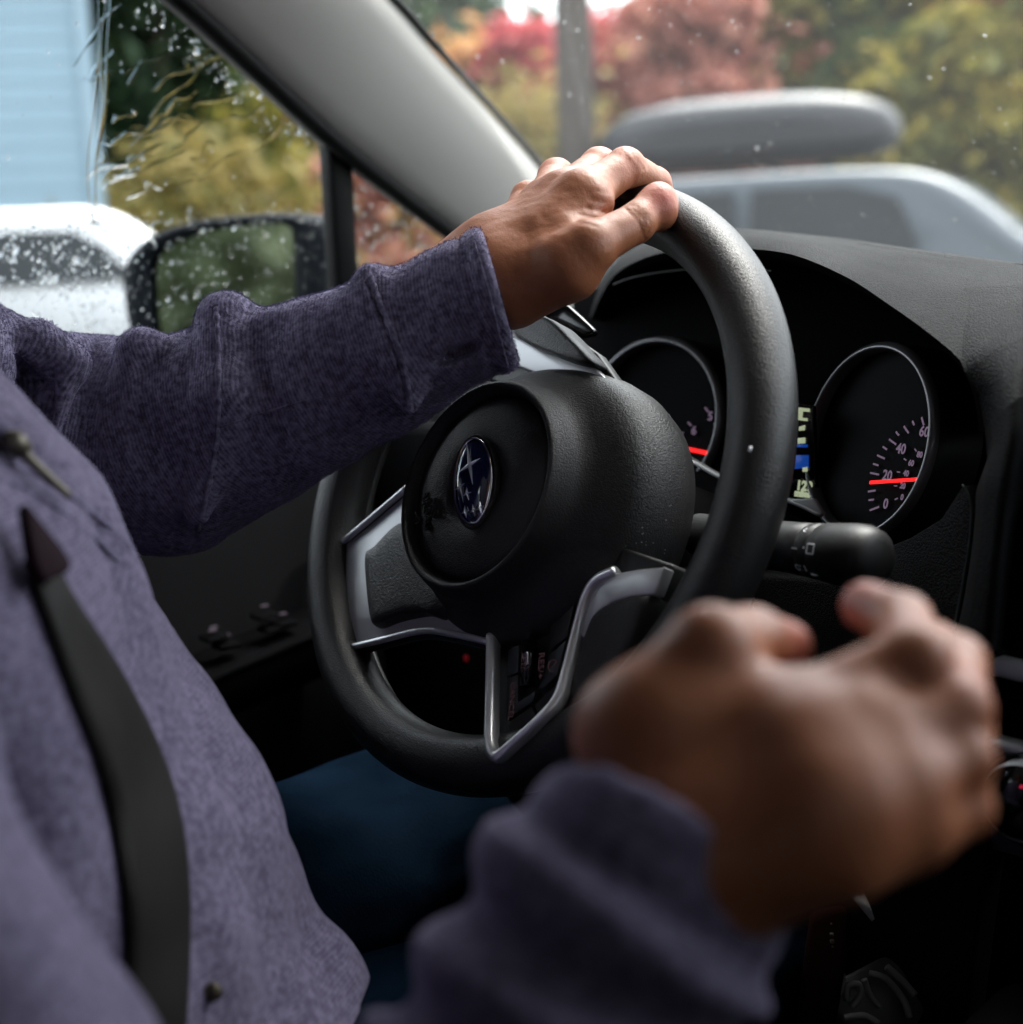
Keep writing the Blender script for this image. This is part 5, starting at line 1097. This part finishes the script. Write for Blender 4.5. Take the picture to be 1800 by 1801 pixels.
v, f = tube([sp_, sp_ + np.array([.0016, -.0016, .0006])], [.0042, .0036], 20); mesh('snap_button', v, f, plain('dark_brass', (.10, .085, .06), .4, .8, noise=.3), jk)
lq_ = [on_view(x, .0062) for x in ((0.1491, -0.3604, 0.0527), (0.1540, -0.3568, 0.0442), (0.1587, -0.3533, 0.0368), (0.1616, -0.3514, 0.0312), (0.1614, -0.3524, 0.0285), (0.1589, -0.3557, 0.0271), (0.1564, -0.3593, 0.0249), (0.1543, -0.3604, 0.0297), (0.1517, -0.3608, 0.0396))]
slab('jacket_gap_shade', lq_, .005, plain('maroon_gap_shade', (.012, .004, .007), .9, noise=.2, spec=.1), jk, bevel=.001)  # dark maroon patch: shade of the gap beside the strap, put in as colour
# fleece nap: short loose fibres standing off the near sleeve
def fibres(name, V_, Q_, count, length, mat, parent, seed):
    rg = np.random.default_rng(seed); a_, b_, c_ = V_[Q_[:, 0]], V_[Q_[:, 1]], V_[Q_[:, 3]]
    nr = np.cross(b_ - a_, c_ - a_); ar = np.linalg.norm(nr, axis=1); nr /= ar[:, None] + 1e-12
    pk = rg.choice(len(Q_), count, p=ar / ar.sum()); u_, w_ = rg.random((2, count, 1))
    base = a_[pk] + u_ * (b_ - a_)[pk] + w_ * (c_ - a_)[pk]; n_ = nr[pk]
    t_ = rg.normal(0, 1, (count, 3)); t_ -= n_ * np.sum(t_ * n_, 1)[:, None]; t_ /= np.linalg.norm(t_, axis=1)[:, None]; s_ = np.cross(n_, t_)
    L_ = length * rg.uniform(.4, 1.3, (count, 1)); tip = base + n_ * L_ * rg.uniform(.35, 1, (count, 1)) + t_ * L_ * .8
    mid = base * .5 + tip * .5 + n_ * L_ * .22; wd = .00007
    V4 = np.stack([base - s_ * wd, base + s_ * wd, mid + s_ * wd * .9, tip, mid - s_ * wd * .9], 1).reshape(-1, 3)
    i_ = np.arange(count)[:, None] * 5; F4 = (i_ + np.array([0, 1, 2, 3, 4]))
    o = mesh(name, V4, F4, mat, parent, smooth=False); o['kind'] = 'stuff'; return o
M_NAP = plain('fleece_fibre', (.17, .145, .26), .95, noise=.3, nscale=150, spec=.1)
o = fibres('fleece_nap', SLEEVE_V, SLEEVE_Q, 110000, .0016, M_NAP, jk, 3)

# ---------------------------------------------------------------- jeans
M_JEAN, nt_, b_ = new_mat('denim'); co = texco(nt_, (1, 1, 1)); wv = nnode(nt_, 'ShaderNodeTexNoise', Scale=520.0, Detail=2.0); nt_.links.new(co, wv.inputs['Vector'])
n_l = nnode(nt_, 'ShaderNodeTexNoise', Scale=16.0, Detail=4.0); nt_.links.new(co, n_l.inputs['Vector'])
ad_ = nnode(nt_, 'ShaderNodeMath', operation='MULTIPLY_ADD'); ad_.inputs[1].default_value = .5; nt_.links.new(wv.outputs[0], ad_.inputs[0]); nt_.links.new(n_l.outputs[0], ad_.inputs[2])
mr_ = nnode(nt_, 'ShaderNodeMapRange'); mr_.inputs[1].default_value = .45; mr_.inputs[2].default_value = 1.0; nt_.links.new(ad_.outputs[0], mr_.inputs[0])
mx = nnode(nt_, 'ShaderNodeMix', data_type='RGBA'); mx.inputs[6].default_value = (.0012, .0030, .0060, 1); mx.inputs[7].default_value = (.0035, .0082, .0160, 1); nt_.links.new(mr_.outputs[0], mx.inputs[0]); nt_.links.new(mx.outputs[2], b_.inputs['Base Color'])
b_.inputs['Roughness'].default_value = .95; b_.inputs['Specular IOR Level'].default_value = .0; add_bump(nt_, b_, wv.outputs[0], .5, .0008)
def jeans(p):
    pp_ = p.astype(np.float64)
    d = smin(cap(p, (-.09, -.38, -.30), (-.178, .03, -.282), .095, .070), cap(p, (-.178, .03, -.282), (-.17, .30, -.60), .070, .052), .02)
    e = smin(cap(p, (.09, -.38, -.30), (.06, .08, -.305), .092, .072), cap(p, (.06, .08, -.305), (.04, .40, -.60), .070, .052), .02)
    d = smin(d, e, .012); d = smin(d, ell(p, (0, -.44, -.34), (.19, .15, .11)), .04)
    return d + (vnoise(pp_, 22, 3) * .005 - np.abs(vnoise(pp_ * [1, .5, 1], 30, 11)) * .005 + vnoise(pp_ * [1, .4, 1], 60, 5) * .0016).astype(np.float32)
v, q = surfnet(jeans, (-.30, -.60, -.66), (.24, .46, -.14), .006); mesh('jeans', v, q, M_JEAN, per)

# ---------------------------------------------------------------- seat belt across the chest
M_BELT = plain('belt_webbing', (.0105, .0090, .0082), .75, spec=.25, noise=.15, nscale=40, bump=.4, bscale=700, bdist=.0005)
eL = [(0.1722, -0.3683, 0.0385), (0.1713, -0.3647, 0.0269), (0.1862, -0.3630, -0.0025), (0.1961, -0.3590, -0.0310), (0.1988, -0.3563, -0.0614), (0.1903, -0.3518, -0.0946), (0.1742, -0.3506, -0.1357), (0.1565, -0.3519, -0.1790)]
eR = [(0.1500, -0.3484, 0.0349), (0.1556, -0.3455, 0.0211), (0.1635, -0.3353, -0.0047), (0.1705, -0.3267, -0.0319), (0.1698, -0.3192, -0.0591), (0.1665, -0.3153, -0.0880), (0.1613, -0.3143, -0.1197), (0.1553, -0.3159, -0.1567)]
FLAP[0] = False; cL = catmull(eL, 40); cR = catmull(eR, 40); rows = []
for t in (0, .03, .25, .5, .75, .97, 1):
    rows.append([on_jacket(cL[i] * (1 - t) + cR[i] * t, .0035 if 0 < t < 1 else .0026, (cL[i] * (1 - t) + cR[i] * t - CAMX) / np.linalg.norm(cL[i] * (1 - t) + cR[i] * t - CAMX)) for i in range(40)])
A_ = np.array(rows); FLAP[0] = True; v1, f1 = loft(A_); nb_ = np.cross(A_[3, 10] - A_[2, 10], A_[3, 11] - A_[3, 10]); nb_ /= np.linalg.norm(nb_)
cam_p = np.array((0.65278, -0.56002, 0.13422)); nb_ = nb_ if nb_ @ (cam_p - A_[3, 20]) > 0 else -nb_
v2, f2 = loft(A_ - nb_ * .0014); o = mesh('seat_belt', *cat((v1, f1), (v2, f2)), M_BELT, None); tag(o, 'dark grey seat belt strap running down over the purple jacket', 'seat belt')

# ---------------------------------------------------------------- odds and ends by the console
M_PKT, nt_, b_ = new_mat('printed_wrapper'); b_.inputs['Base Color'].default_value = (.05, .05, .05, 1); b_.inputs['Roughness'].default_value = .5
con = slab('centre_console', [(.26, .10, -.24), (.56, .12, -.24), (.56, -.60, -.36), (.27, -.60, -.36)], .3, M_BLACK2, car, bevel=.02, normal=(0, 0, 1))
PK = [(0.1541, 0.0842, -0.3002), (0.1570, 0.0910, -0.2882), (0.1675, 0.1212, -0.2806), (0.1912, 0.1295, -0.2949), (0.1915, 0.1269, -0.3059), (0.1921, 0.1083, -0.3194), (0.1714, 0.0832, -0.3212)]
pk = thing('snack_packet', 'crumpled dark foil packet with pale curly print lying low beside the console', 'packet', tuple(np.array(PK).mean(0)))
slab('wrapper', PK, .012, M_PKT, pk, bevel=.003)
M_PRT = plain('pale_print', (.16, .16, .155), .55, noise=.2)
pkn = np.array((0.65278, -0.56002, 0.13422)) - np.array(PK).mean(0); pkn /= np.linalg.norm(pkn)
for pts in ([(0.1594, 0.0794, -0.2946), (0.1623, 0.0841, -0.2900), (0.1621, 0.0864, -0.2811)], [(0.1655, 0.0861, -0.2966), (0.1650, 0.0877, -0.2886), (0.1692, 0.0928, -0.2879), (0.1703, 0.0923, -0.2944), (0.1671, 0.0870, -0.3005)], [(0.1705, 0.0952, -0.2849), (0.1735, 0.0965, -0.2933), (0.1780, 0.0999, -0.3006)], [(0.1712, 0.0997, -0.2828), (0.1778, 0.1066, -0.2864), (0.1866, 0.1107, -0.2980), (0.1908, 0.1101, -0.3067)], [(0.1771, 0.1077, -0.2794), (0.1831, 0.1128, -0.2868), (0.1905, 0.1161, -0.2951)], [(0.1664, 0.0817, -0.3050), (0.1738, 0.0907, -0.3043), (0.1795, 0.0962, -0.3091)]):
    v, f = tube(catmull(pts, 14), .0021, 8); mesh('curly_print', v, f, M_PRT, pk)
tg_ = slab('paper_tag', [(0.1905, 0.0562, -0.2149), (0.1951, 0.0620, -0.2137), (0.1977, 0.0634, -0.2198), (0.2003, 0.0643, -0.2278), (0.1995, 0.0630, -0.2289)], .0008, plain('tag_paper', (.30, .30, .29), .7, noise=.3, nscale=300), None, normal=pkn); tag(tg_, 'small pale paper tag with a pointed corner hanging under the raised hand', 'tag')
M_RED = plain('dark_red_cloth', (.014, .002, .002), .9, spec=.1, noise=.3)
rd = slab('red_pouch', [(0.1535, 0.0686, -0.2392), (0.1666, 0.0849, -0.2370), (0.1695, 0.0788, -0.2716), (0.1694, 0.0693, -0.3060), (0.1553, 0.0528, -0.3050), (0.1541, 0.0608, -0.2706)], .02, M_RED, None, bevel=.004, normal=pkn)
rp_ = thing('fabric_pouch', 'very dark red cloth pouch with a short row of brass beads', 'pouch', tuple(np.array((0.1620, 0.0700, -0.2711)))); rd.name = 'pouch_body'; rd.parent = rp_
for y_, s_ in ((1622, .0012), (1641, .0024), (1653, .0026), (1662, .0012)):
    c_ = np.array([0., 0, 0]); v, f = tube([(0.1674, 0.0699, -0.2490), (0.1678, 0.0699, -0.2506)], .001, 8)
    off = (np.array((0.1700, 0.0679, -0.2674)) - np.array((0.1674, 0.0699, -0.2490))) * (y_ - 1641) / 59.0
    v = (np.array(v) - np.mean(v, 0)) * (s_ / .0022) + np.mean(v, 0) + off; mesh('bead', v, f, M_BRASS, rp_)
v, f = boxv((-0.2772, 0.1700, -0.1937), (.003, .002, .004)); mesh('warning_lamp', v, f, M_REDLED, dash, smooth=False)

# ================================================================ outside
M_ASPH = plain('wet_asphalt', (.055, .056, .058), .35, noise=.35, nscale=1.2, bump=.3, bscale=60, bdist=.004, rvar=.15)
v, f = loft([[(-300, -300, ROAD), (300, -300, ROAD)], [(-300, 300, ROAD), (300, 300, ROAD)]]); o = mesh('ground', v, f, M_ASPH, None, smooth=False); o['kind'] = 'structure'
CAMX = np.array((0.65278, -0.56002, 0.13422))
FW = -np.array((0.752363, -0.63545, 0.173648)); RT = np.array((0.650425, 0.758354, -0.042957)); DN = -np.array((-0.10439, 0.145264, 0.98387))
def spot(px_, dist):
    """ground point seen under image column px_ at horizontal distance DIST"""
    d = FW[:2] * 2625 + RT[:2] * (px_ - 900) + DN[:2] * (437 - .043 * (px_ - 900) - 900); d = d / np.linalg.norm(d); q = CAMX[:2] + d * dist; return np.array([q[0], q[1], ROAD])
def leafmat(name, cols, rough=.6):
    m_, nt_, b = new_mat(name); g = nt_.nodes.new('ShaderNodeNewGeometry'); co = texco(nt_)
    n = nnode(nt_, 'ShaderNodeTexNoise', Scale=.9, Detail=3.0); nt_.links.new(co, n.inputs['Vector'])
    a = nnode(nt_, 'ShaderNodeMath', operation='MULTIPLY_ADD'); a.inputs[1].default_value = .45; nt_.links.new(g.outputs['Random Per Island'], a.inputs[0]); nt_.links.new(n.outputs[0], a.inputs[2])
    r = nt_.nodes.new('ShaderNodeValToRGB'); nt_.links.new(a.outputs[0], r.inputs[0]); e = r.color_ramp.elements
    pos = np.linspace(.42, .98, len(cols))
    e[0].position = pos[0]; e[0].color = (*cols[0], 1); e[1].position = pos[-1]; e[1].color = (*cols[-1], 1)
    for p_, c in zip(pos[1:-1], cols[1:-1]): x = e.new(p_); x.color = (*c, 1)
    nt_.links.new(r.outputs[0], b.inputs['Base Color']); b.inputs['Roughness'].default_value = rough; b.inputs['Specular IOR Level'].default_value = .3
    tr = nt_.nodes.new('ShaderNodeBsdfTranslucent'); nt_.links.new(r.outputs[0], tr.inputs[0]); mx = nt_.nodes.new('ShaderNodeMixShader'); mx.inputs[0].default_value = .35
    o_ = nt_.nodes['Material Output']; nt_.links.new(b.outputs[0], mx.inputs[1]); nt_.links.new(tr.outputs[0], mx.inputs[2]); nt_.links.new(mx.outputs[0], o_.inputs[0]); return m_
LM = {
    'conifer': leafmat('needles_dark_green', [(.012, .030, .014), (.025, .055, .022), (.05, .09, .03)]),
    'green': leafmat('leaves_olive_green', [(.03, .05, .015), (.06, .10, .025), (.16, .19, .05)]),
    'dull': leafmat('leaves_dull_green', [(.06, .08, .045), (.13, .16, .09), (.23, .25, .16)]),
    'yellow': leafmat('leaves_yellow', [(.08, .09, .025), (.24, .19, .06), (.38, .29, .10)]),
    'yolive': leafmat('leaves_yellow_green', [(.05, .08, .02), (.20, .19, .04), (.42, .32, .06)]),
    'orange': leafmat('leaves_orange', [(.26, .12, .05), (.50, .24, .09), (.62, .38, .14)]),
    'red': leafmat('leaves_crimson', [(.26, .05, .06), (.52, .08, .10), (.62, .20, .20)]),
    'rust': leafmat('leaves_rust', [(.26, .10, .08), (.44, .18, .14), (.54, .28, .20)]),
}
M_BARK = plain('bark', (.12, .09, .07), .9, noise=.35, nscale=8, bump=.8, bscale=25, bdist=.03)
def make_tree(name, label, spot_, h, crown_r, kind, base_h, n_leaf, leaf, shape='round', seed=1, group=None, trunk=.16):
    rg = np.random.default_rng(seed); root = thing(name, label, 'tree' if 'shrub' not in name else 'shrub', tuple(spot_), group)
    # trunk and limbs
    vf = [tube(catmull([(0, 0, -.1), (.05, 0, h * .3), (-.06, .05, h * .6), (0, 0, h * .92)], 14), np.linspace(trunk, trunk * .2, 14), 9)]
    nl = 8
    for k in range(nl):
        a = rg.uniform(0, 2 * PI); z0 = base_h + (h - base_h) * (k + .3) / nl * .8; L_ = crown_r * rg.uniform(.5, .9)
        vf.append(tube(catmull([(0, 0, z0), (L_ * .5 * math.cos(a), L_ * .5 * math.sin(a), z0 + L_ * .35), (L_ * math.cos(a), L_ * math.sin(a), z0 + L_ * .55)], 8), np.linspace(trunk * .45, .02, 8), 6))
    t = mesh('trunk', *cat(*vf), M_BARK, root)
    # crown: clumps of leaves spread through the volume
    nc = 60; cz = rg.uniform(0, 1, nc); ca = rg.uniform(0, 2 * PI, nc); cr = np.sqrt(rg.uniform(.05, 1, nc))
    if shape == 'cone': prof_ = (1 - cz) * .95 + .05
    elif shape == 'low': prof_ = np.sqrt(np.clip(1 - cz ** 2, .05, 1))
    else: prof_ = np.sqrt(np.clip(1 - (2 * cz - .9) ** 2 / 1.3, .08, 1))
    cc = np.stack([np.cos(ca) * cr * prof_ * crown_r, np.sin(ca) * cr * prof_ * crown_r, base_h + cz * (h - base_h)], 1)
    csz = crown_r * rg.uniform(.16, .34, nc)
    pk = rg.integers(0, nc, n_leaf); c = cc[pk] + rg.normal(0, 1, (n_leaf, 3)) * csz[pk][:, None] * [.8, .8, .55]
    c[:, 2] = np.maximum(c[:, 2], .05)
    u = rg.normal(0, 1, (n_leaf, 3)); u /= np.linalg.norm(u, axis=1)[:, None]; w_ = np.cross(u, rg.normal(0, 1, (n_leaf, 3))); w_ /= np.linalg.norm(w_, axis=1)[:, None]
    s = leaf * rg.uniform(.6, 1.4, (n_leaf, 1)); bend = np.cross(u, w_) * s * .2
    Vt = np.stack([c - u * s, c - w_ * s * .5 + bend, c + u * s, c + w_ * s * .5 + bend], 1).reshape(-1, 3)
    F = (np.arange(n_leaf)[:, None] * 4 + np.array([0, 1, 2, 3]))
    cm = mesh('crown', Vt, F, LM[kind], root, smooth=False); return root
T = [
 ('conifer_tree', 'tall dark green conifer rising just right of the blue wall', 300, 19, 13, 2.8, 'conifer', .8, 16000, .20, 'cone'),
 ('conifer_tree', 'second dark green conifer whose tip shows at the windshield edge', 730, 30, 14, 3.2, 'conifer', 1, 12000, .2, 'cone'),
 ('leafy_tree', 'olive green tree behind the door mirror with browning top', 450, 21, 9.5, 2.0, 'conifer', .8, 14000, .17, 'round'),
 ('autumn_shrub', 'golden yellow bush seen through the wet side window above the mirror', 360, 15, 2.0, 1.2, 'yellow', .1, 9000, .10, 'low'),
 ('autumn_shrub', 'yellow green bush beside the window divider', 540, 17, 3.0, 1.0, 'yolive', .1, 8000, .10, 'low'),
 ('autumn_shrub', 'low rust brown bush behind the small front window', 680, 17, 2.2, 1.6, 'rust', .1, 7000, .10, 'low'),
 ('autumn_tree', 'orange and yellow leaved tree left of the utility pole', 835, 20, 3.6, .85, 'orange', .5, 12000, .14, 'round'),
 ('autumn_shrub', 'yellow bush at the foot of the grey windshield pillar', 900, 17, 2.5, 1.5, 'yellow', .1, 8000, .10, 'low'),
 ('autumn_tree', 'crimson leaved maple just right of the utility pole', 1085, 22, 4.0, .9, 'red', 1.2, 9000, .13, 'round'),
 ('autumn_tree', 'crimson leaved maple just left of the utility pole', 945, 19, 3.7, .6, 'red', 1.2, 9000, .13, 'round'),
 ('autumn_tree', 'rust red tree above the left end of the roof box', 1225, 21, 4.4, 1.2, 'rust', .6, 14000, .15, 'round'),
 ('autumn_tree', 'small crimson maple between the rust and yellow trees', 1290, 26, 6.2, .6, 'red', 3.3, 6000, .15, 'round'),
 ('leafy_tree', 'dark olive tree with yellow patches behind the roof box', 1530, 22, 5.6, .8, 'green', .6, 9000, .16, 'round'),
 ('autumn_tree', 'broad yellow leaved tree left of the dark olive one', 1440, 25, 7.8, 1.35, 'yolive', .6, 14000, .15, 'round'),
 ('autumn_tree', 'yellow green tree at the right of the windshield', 1665, 20, 3.5, 1.0, 'yolive', .3, 14000, .13, 'round'),
 ('autumn_tree', 'tall crimson maple beyond the yellow green tree', 1785, 24, 8.0, 1.9, 'red', 1.5, 16000, .16, 'round'),
 ('autumn_tree', 'yellow tree standing outside beyond the right of the parked wagon', 1950, 22, 8, 3.0, 'yolive', .5, 9000, .15, 'round'),
 ('leafy_tree', 'wide dull green tree far behind the crimson maple', 1170, 40, 5.6, 2.6, 'rust', .6, 14000, .24, 'round'),
 ('leafy_tree', 'dull green tree far behind the yellow trees', 1560, 46, 11, 6.0, 'green', .6, 15000, .24, 'round'),
 ('leafy_tree', 'dull green tree far beyond the orange one', 800, 40, 4.6, 4.0, 'green', .6, 10000, .22, 'round'),
 ('leafy_tree', 'dark green tree far behind the side window bushes', 560, 36, 12, 5.0, 'conifer', .6, 14000, .22, 'round'),
 ('conifer_tree', 'dark conifer half hidden behind the blue building', 130, 34, 14, 3.5, 'conifer', 1, 9000, .2, 'cone'),
]
for i, (nm, lb, px_, ds, h, cr, kd, bh, nl_, lf, sh) in enumerate(T):
    make_tree(nm, lb, spot(px_, ds), h, cr, kd, bh, nl_, lf, sh, seed=20 + i, group='trees and bushes beyond the car park')
for i, (x_, y_, lb) in enumerate(((-2.4, -12, 'green tree standing behind the car, caught in the door mirror'), (-.6, -15, 'second green tree behind the car, seen between its neighbours in the door mirror'), (1.6, -13, 'green tree behind the car on its right, seen only in the door mirror'))):
    make_tree('leafy_tree', lb, np.array([x_, y_, ROAD]), 8.5, 3.4, 'dull', .3, 12000, .16, 'round', seed=70 + i, group='trees and bushes beyond the car park')
for i, (x_, y_, h_, lb) in enumerate(((-6.5, -19, 15, 'tall green tree far behind the car at the driver side, seen in the door mirror'), (-.9, -23, 17, 'tallest green tree far behind the car, seen in the door mirror'), (4.5, -20, 15, 'tall green tree far behind the car at the passenger side'))):
    make_tree('leafy_tree', lb, np.array([x_, y_, ROAD]), h_, 3.6, 'dull', .4, 9000, .28, 'round', seed=80 + i, group='trees and bushes beyond the car park')
# utility pole
pb = spot(1021, 12.5); pl = thing('utility_pole', 'weathered grey wooden utility pole standing left of the parked wagon', 'pole', tuple(pb))
M_WOOD = plain('weathered_wood', (.085, .070, .058), .9, noise=.3, nscale=6, bump=.6, bscale=30, bdist=.01)
v, f = tube([(0, 0, -.2), (0, 0, 4), (0, 0, 8)], [.165, .150, .13], 24); mesh('shaft', v, f, M_WOOD, pl)
v, f = boxv((0, 0, 7.4), (.1, 2.2, .12)); mesh('crossarm', v, f, M_WOOD, pl)
# blue building on the left: clapboards
bb = spot(-60, 14.0); bd_ = thing('blue_building', 'pale blue clapboard building filling the left of the side window', 'building', tuple(bb))
M_BLUEW = plain('pale_blue_siding', (.25, .355, .42), .6, noise=.05, nscale=3, bump=.1, bscale=40)
cr_ = spot(183, 14.0); dirw = cr_[:2] - bb[:2]; dirw = np.array([dirw[0], dirw[1]]); 
away = (cr_[:2] - CAMX[:2]); away /= np.linalg.norm(away); lft = np.array([-away[1], away[0]])
yaw_ = math.atan2(lft[1], lft[0]); R_ = np.array([[math.cos(yaw_), -math.sin(yaw_), 0], [math.sin(yaw_), math.cos(yaw_), 0], [0, 0, 1]])
corner = cr_ - bb
def bl(name, c, s, mat, par):  # box in building axes: x to the left along the wall, y away from us
    v, f = boxv(c, s); return mesh(name, np.array(v) @ R_.T + corner, f, mat, par, smooth=False)
bl('wall', (3.5, -2.0, 2.1), (7.0, 3.9, 4.2), M_BLUEW, bd_)
for k in range(23):
    bl('clapboard', (3.5, -.035, .12 + k * .18), (7.04, .03, .172), M_BLUEW, bd_)
bl('corner_board', (.0, -.02, 2.1), (.12, .10, 4.2), plain('pale_blue_trim', (.27, .37, .43), .6, noise=.04), bd_)
bl('roof', (3.5, -2.0, 4.3), (7.6, 4.6, .2), plain('roof_grey', (.1, .1, .1), .8, noise=.2), bd_)

# parked cars built from side profiles
def side_car(name, label, pos, yaw, prof, W_, zb, wheels, paint, glass, windows, seed=0, roof_z=None):
    root = thing(name, label, 'car', tuple(pos)); root.rotation_euler = (0, 0, yaw)
    Pf = catmull_closed(prof, 90)   # (x along, z) closed outline of the body
    rows = []
    for t in (-1, -.97, -.88, -.6, 0, .6, .88, .97, 1):
        sq = math.sqrt(max(0, 1 - (abs(t)) ** 8)) * .0 + 1
        q = []
        for x, z in Pf:
            tum = max(0, (z - zb)) * .22   # cabin leans in
            ww = W_ / 2 - tum - (.03 if abs(t) >= .97 else 0)
            shrink = {1: .93, .97: .975, .88: .995, .6: 1.0, 0: 1.0}[abs(t)]
            q.append((x * shrink if abs(x) > .1 else x, t * ww, .45 + (z - .45) * (shrink if z > .45 else 1)))
        rows.append(q)
    v, f = loft(rows, closed_rows=True, cap0=True, cap1=True); mesh('body', v, f, paint, root)
    for nm, outl in windows:
        for sd in (-1, 1):
            q = [(x, sd * (W_ / 2 - max(0, z - zb) * .22 + .004), z) for x, z in outl]
            slab(nm, q, .02, glass, root, normal=(0, sd, .22), smooth=False)
    for wx, r in wheels:
        for sd in (-1, 1):
            wh = bpy.data.objects.new('wheel', None); COL.objects.link(wh); wh.parent = root
            a_ = np.linspace(0, 2 * PI, 28, endpoint=False); y0 = sd * (W_ / 2 - .10)
            def rg_(rr, yy): return np.stack([wx + rr * np.cos(a_), np.full(28, y0 + sd * yy), r + rr * np.sin(a_)], 1)
            v, f = loft([rg_(r * .62, -.1), rg_(r * .97, -.1), rg_(r, -.07), rg_(r, .07), rg_(r * .97, .1), rg_(r * .66, .105)], closed_rows=True); mesh('tyre', v, f, M_RUBBER, wh)
            v, f = loft([rg_(r * .66, .08), rg_(r * .5, .09), rg_(r * .2, .10), rg_(.01, .10)], closed_rows=True, cap1=True); mesh('rim', v, f, M_SILVER, wh)
    return root
M_WPAINT = plain('white_car_paint', (.62, .63, .64), .25, noise=.02, coat=1.0)
M_SPAINT = plain('grey_blue_car_paint', (.050, .064, .076), .4, .1, noise=.03, coat=.4)
M_AG = plain('car_glass_dark', (.012, .016, .018), .35, 0, noise=.3, nscale=2, spec=.35)
M_AGT = plain('car_glass_green', (.10, .15, .13), .08, 0, noise=.2, nscale=2, spec=.8)
# white car close by on the driver's side
wp = spot(60, 10.4); away = wp[:2] - CAMX[:2]; yaw_w = math.atan2(away[1], away[0]) - PI / 2
profw = [(-2.3, .35), (-2.32, .8), (-2.2, .98), (-1.6, 1.08), (-1.35, 1.38), (-.9, 1.47), (0, 1.50), (.5, 1.46), (1.0, 1.13), (1.5, 1.06), (2.2, .93), (2.32, .7), (2.3, .35), (1.0, .28), (-1.0, .28)]
side_car('white_car', 'white hatchback parked behind the door mirror, blurred by rain', wp, yaw_w, profw, 1.8, 1.0, [(-1.45, .33), (1.4, .33)], M_WPAINT, M_AG,
         [('side_window', [(-1.42, 1.06), (-1.22, 1.33), (-.55, 1.37), (-.55, 1.04)]), ('side_window', [(-.48, 1.04), (-.48, 1.375), (.25, 1.36), (.42, 1.26), (.62, 1.05)])])
# grey blue wagon ahead with a roof box
gp_ = spot(1362, 12.2); away = gp_[:2] - CAMX[:2]; yaw_g = math.atan2(away[1], away[0]) - PI / 2 - .22
profg = [(-2.35, .40), (-2.38, .95), (-2.2, 1.30), (-1.95, 1.52), (-1.4, 1.60), (-.5, 1.61), (.85, 1.60), (1.42, 1.48), (1.92, 1.10), (2.05, 1.0), (2.3, .86), (2.38, .6), (2.3, .38), (1.0, .32), (-1.0, .32)]
wag = side_car('parked_wagon', 'grey blue wagon parked ahead carrying a dark roof box', gp_, yaw_g, profg, 1.84, 1.05, [(-1.45, .36), (1.45, .36)], M_SPAINT, M_AG,
         [('side_window', [(-2.02, 1.06), (-1.85, 1.40), (-1.22, 1.46), (-1.22, 1.03)]), ('side_window', [(-1.02, 1.03), (-1.02, 1.47), (-.12, 1.48), (-.12, 1.02)]), ('side_window', [(.02, 1.02), (.02, 1.49), (.72, 1.48), (1.08, 1.38), (1.24, 1.02)])])
slab('windshield', [(1.12, -.70, 1.55), (1.12, .70, 1.55), (1.90, .80, 1.12), (1.90, -.80, 1.12)], .02, M_AGT, wag, normal=(.5, 0, .86), smooth=False)
for sd in (-1, 1):
    v, f = tube([(-1.6, sd * .62, 1.635), (-1.5, sd * .62, 1.665), (.1, sd * .62, 1.655), (.25, sd * .62, 1.60)], .02, 10); mesh('roof_rail', v, f, M_BLACK2, wag)
for x_ in (-1.15, -.1):
    v, f = tube([(x_, -.7, 1.69), (x_, .7, 1.69)], .022, 10); mesh('roof_bar', v, f, M_BLACK2, wag)
# roof box: rounded lid over a darker tray
cb, sb = math.cos(yaw_g), math.sin(yaw_g)
rb = thing('roof_box', 'long rounded dark grey roof box on top of the parked wagon, its lid shining wet', 'roof box', (gp_[0], gp_[1], ROAD + 1.70)); rb.rotation_euler = (0, 0, yaw_g)
def rbx(rows_): 
    out_ = []
    for (w_, z_, x0, x1) in rows_:
        a_ = np.linspace(0, 2 * PI, 56, endpoint=False); n_ = 3.2
        cx_, sx_ = np.cos(a_), np.sin(a_); X_ = np.sign(cx_) * np.abs(cx_) ** (2 / n_); Y_ = np.sign(sx_) * np.abs(sx_) ** (2 / n_)
        xm = (x0 + x1) / 2; xr = (x1 - x0) / 2; xx = xm + xr * X_; out_.append(np.stack([xx, Y_ * w_, z_ + .06 * np.clip((xx + 1.2) * -.0, 0, 1)], 1))
    return out_
M_BOXL = plain('roof_box_lid', (.03, .031, .034), .34, noise=.2, nscale=5, coat=.0, spec=.4); M_BOXT = plain('roof_box_tray', (.012, .012, .014), .55, noise=.2)
v, f = loft(rbx([(.42, .24, -1.42, .98), (.425, .29, -1.40, .97), (.41, .38, -1.30, .90), (.37, .45, -1.12, .74), (.27, .50, -.8, .45), (.12, .52, -.5, .2), (.01, .522, -.2, -.1)]), closed_rows=True, cap1=True); mesh('box_lid', v, f, M_BOXL, rb)
v, f = loft(rbx([(.01, .0, -.2, -.1), (.30, .0, -1.1, .75), (.38, .05, -1.30, .90), (.41, .13, -1.40, .97), (.415, .22, -1.43, .99), (.40, .24, -1.41, .97)]), closed_rows=True, cap0=True); mesh('box_tray', v, f, M_BOXT, rb)

# place every Empty's children relative to it when they were modelled in place
for t in (per, pk, rp_):
    for ch in t.children: ch.matrix_parent_inverse = Matrix.Translation(-Vector(t.location))
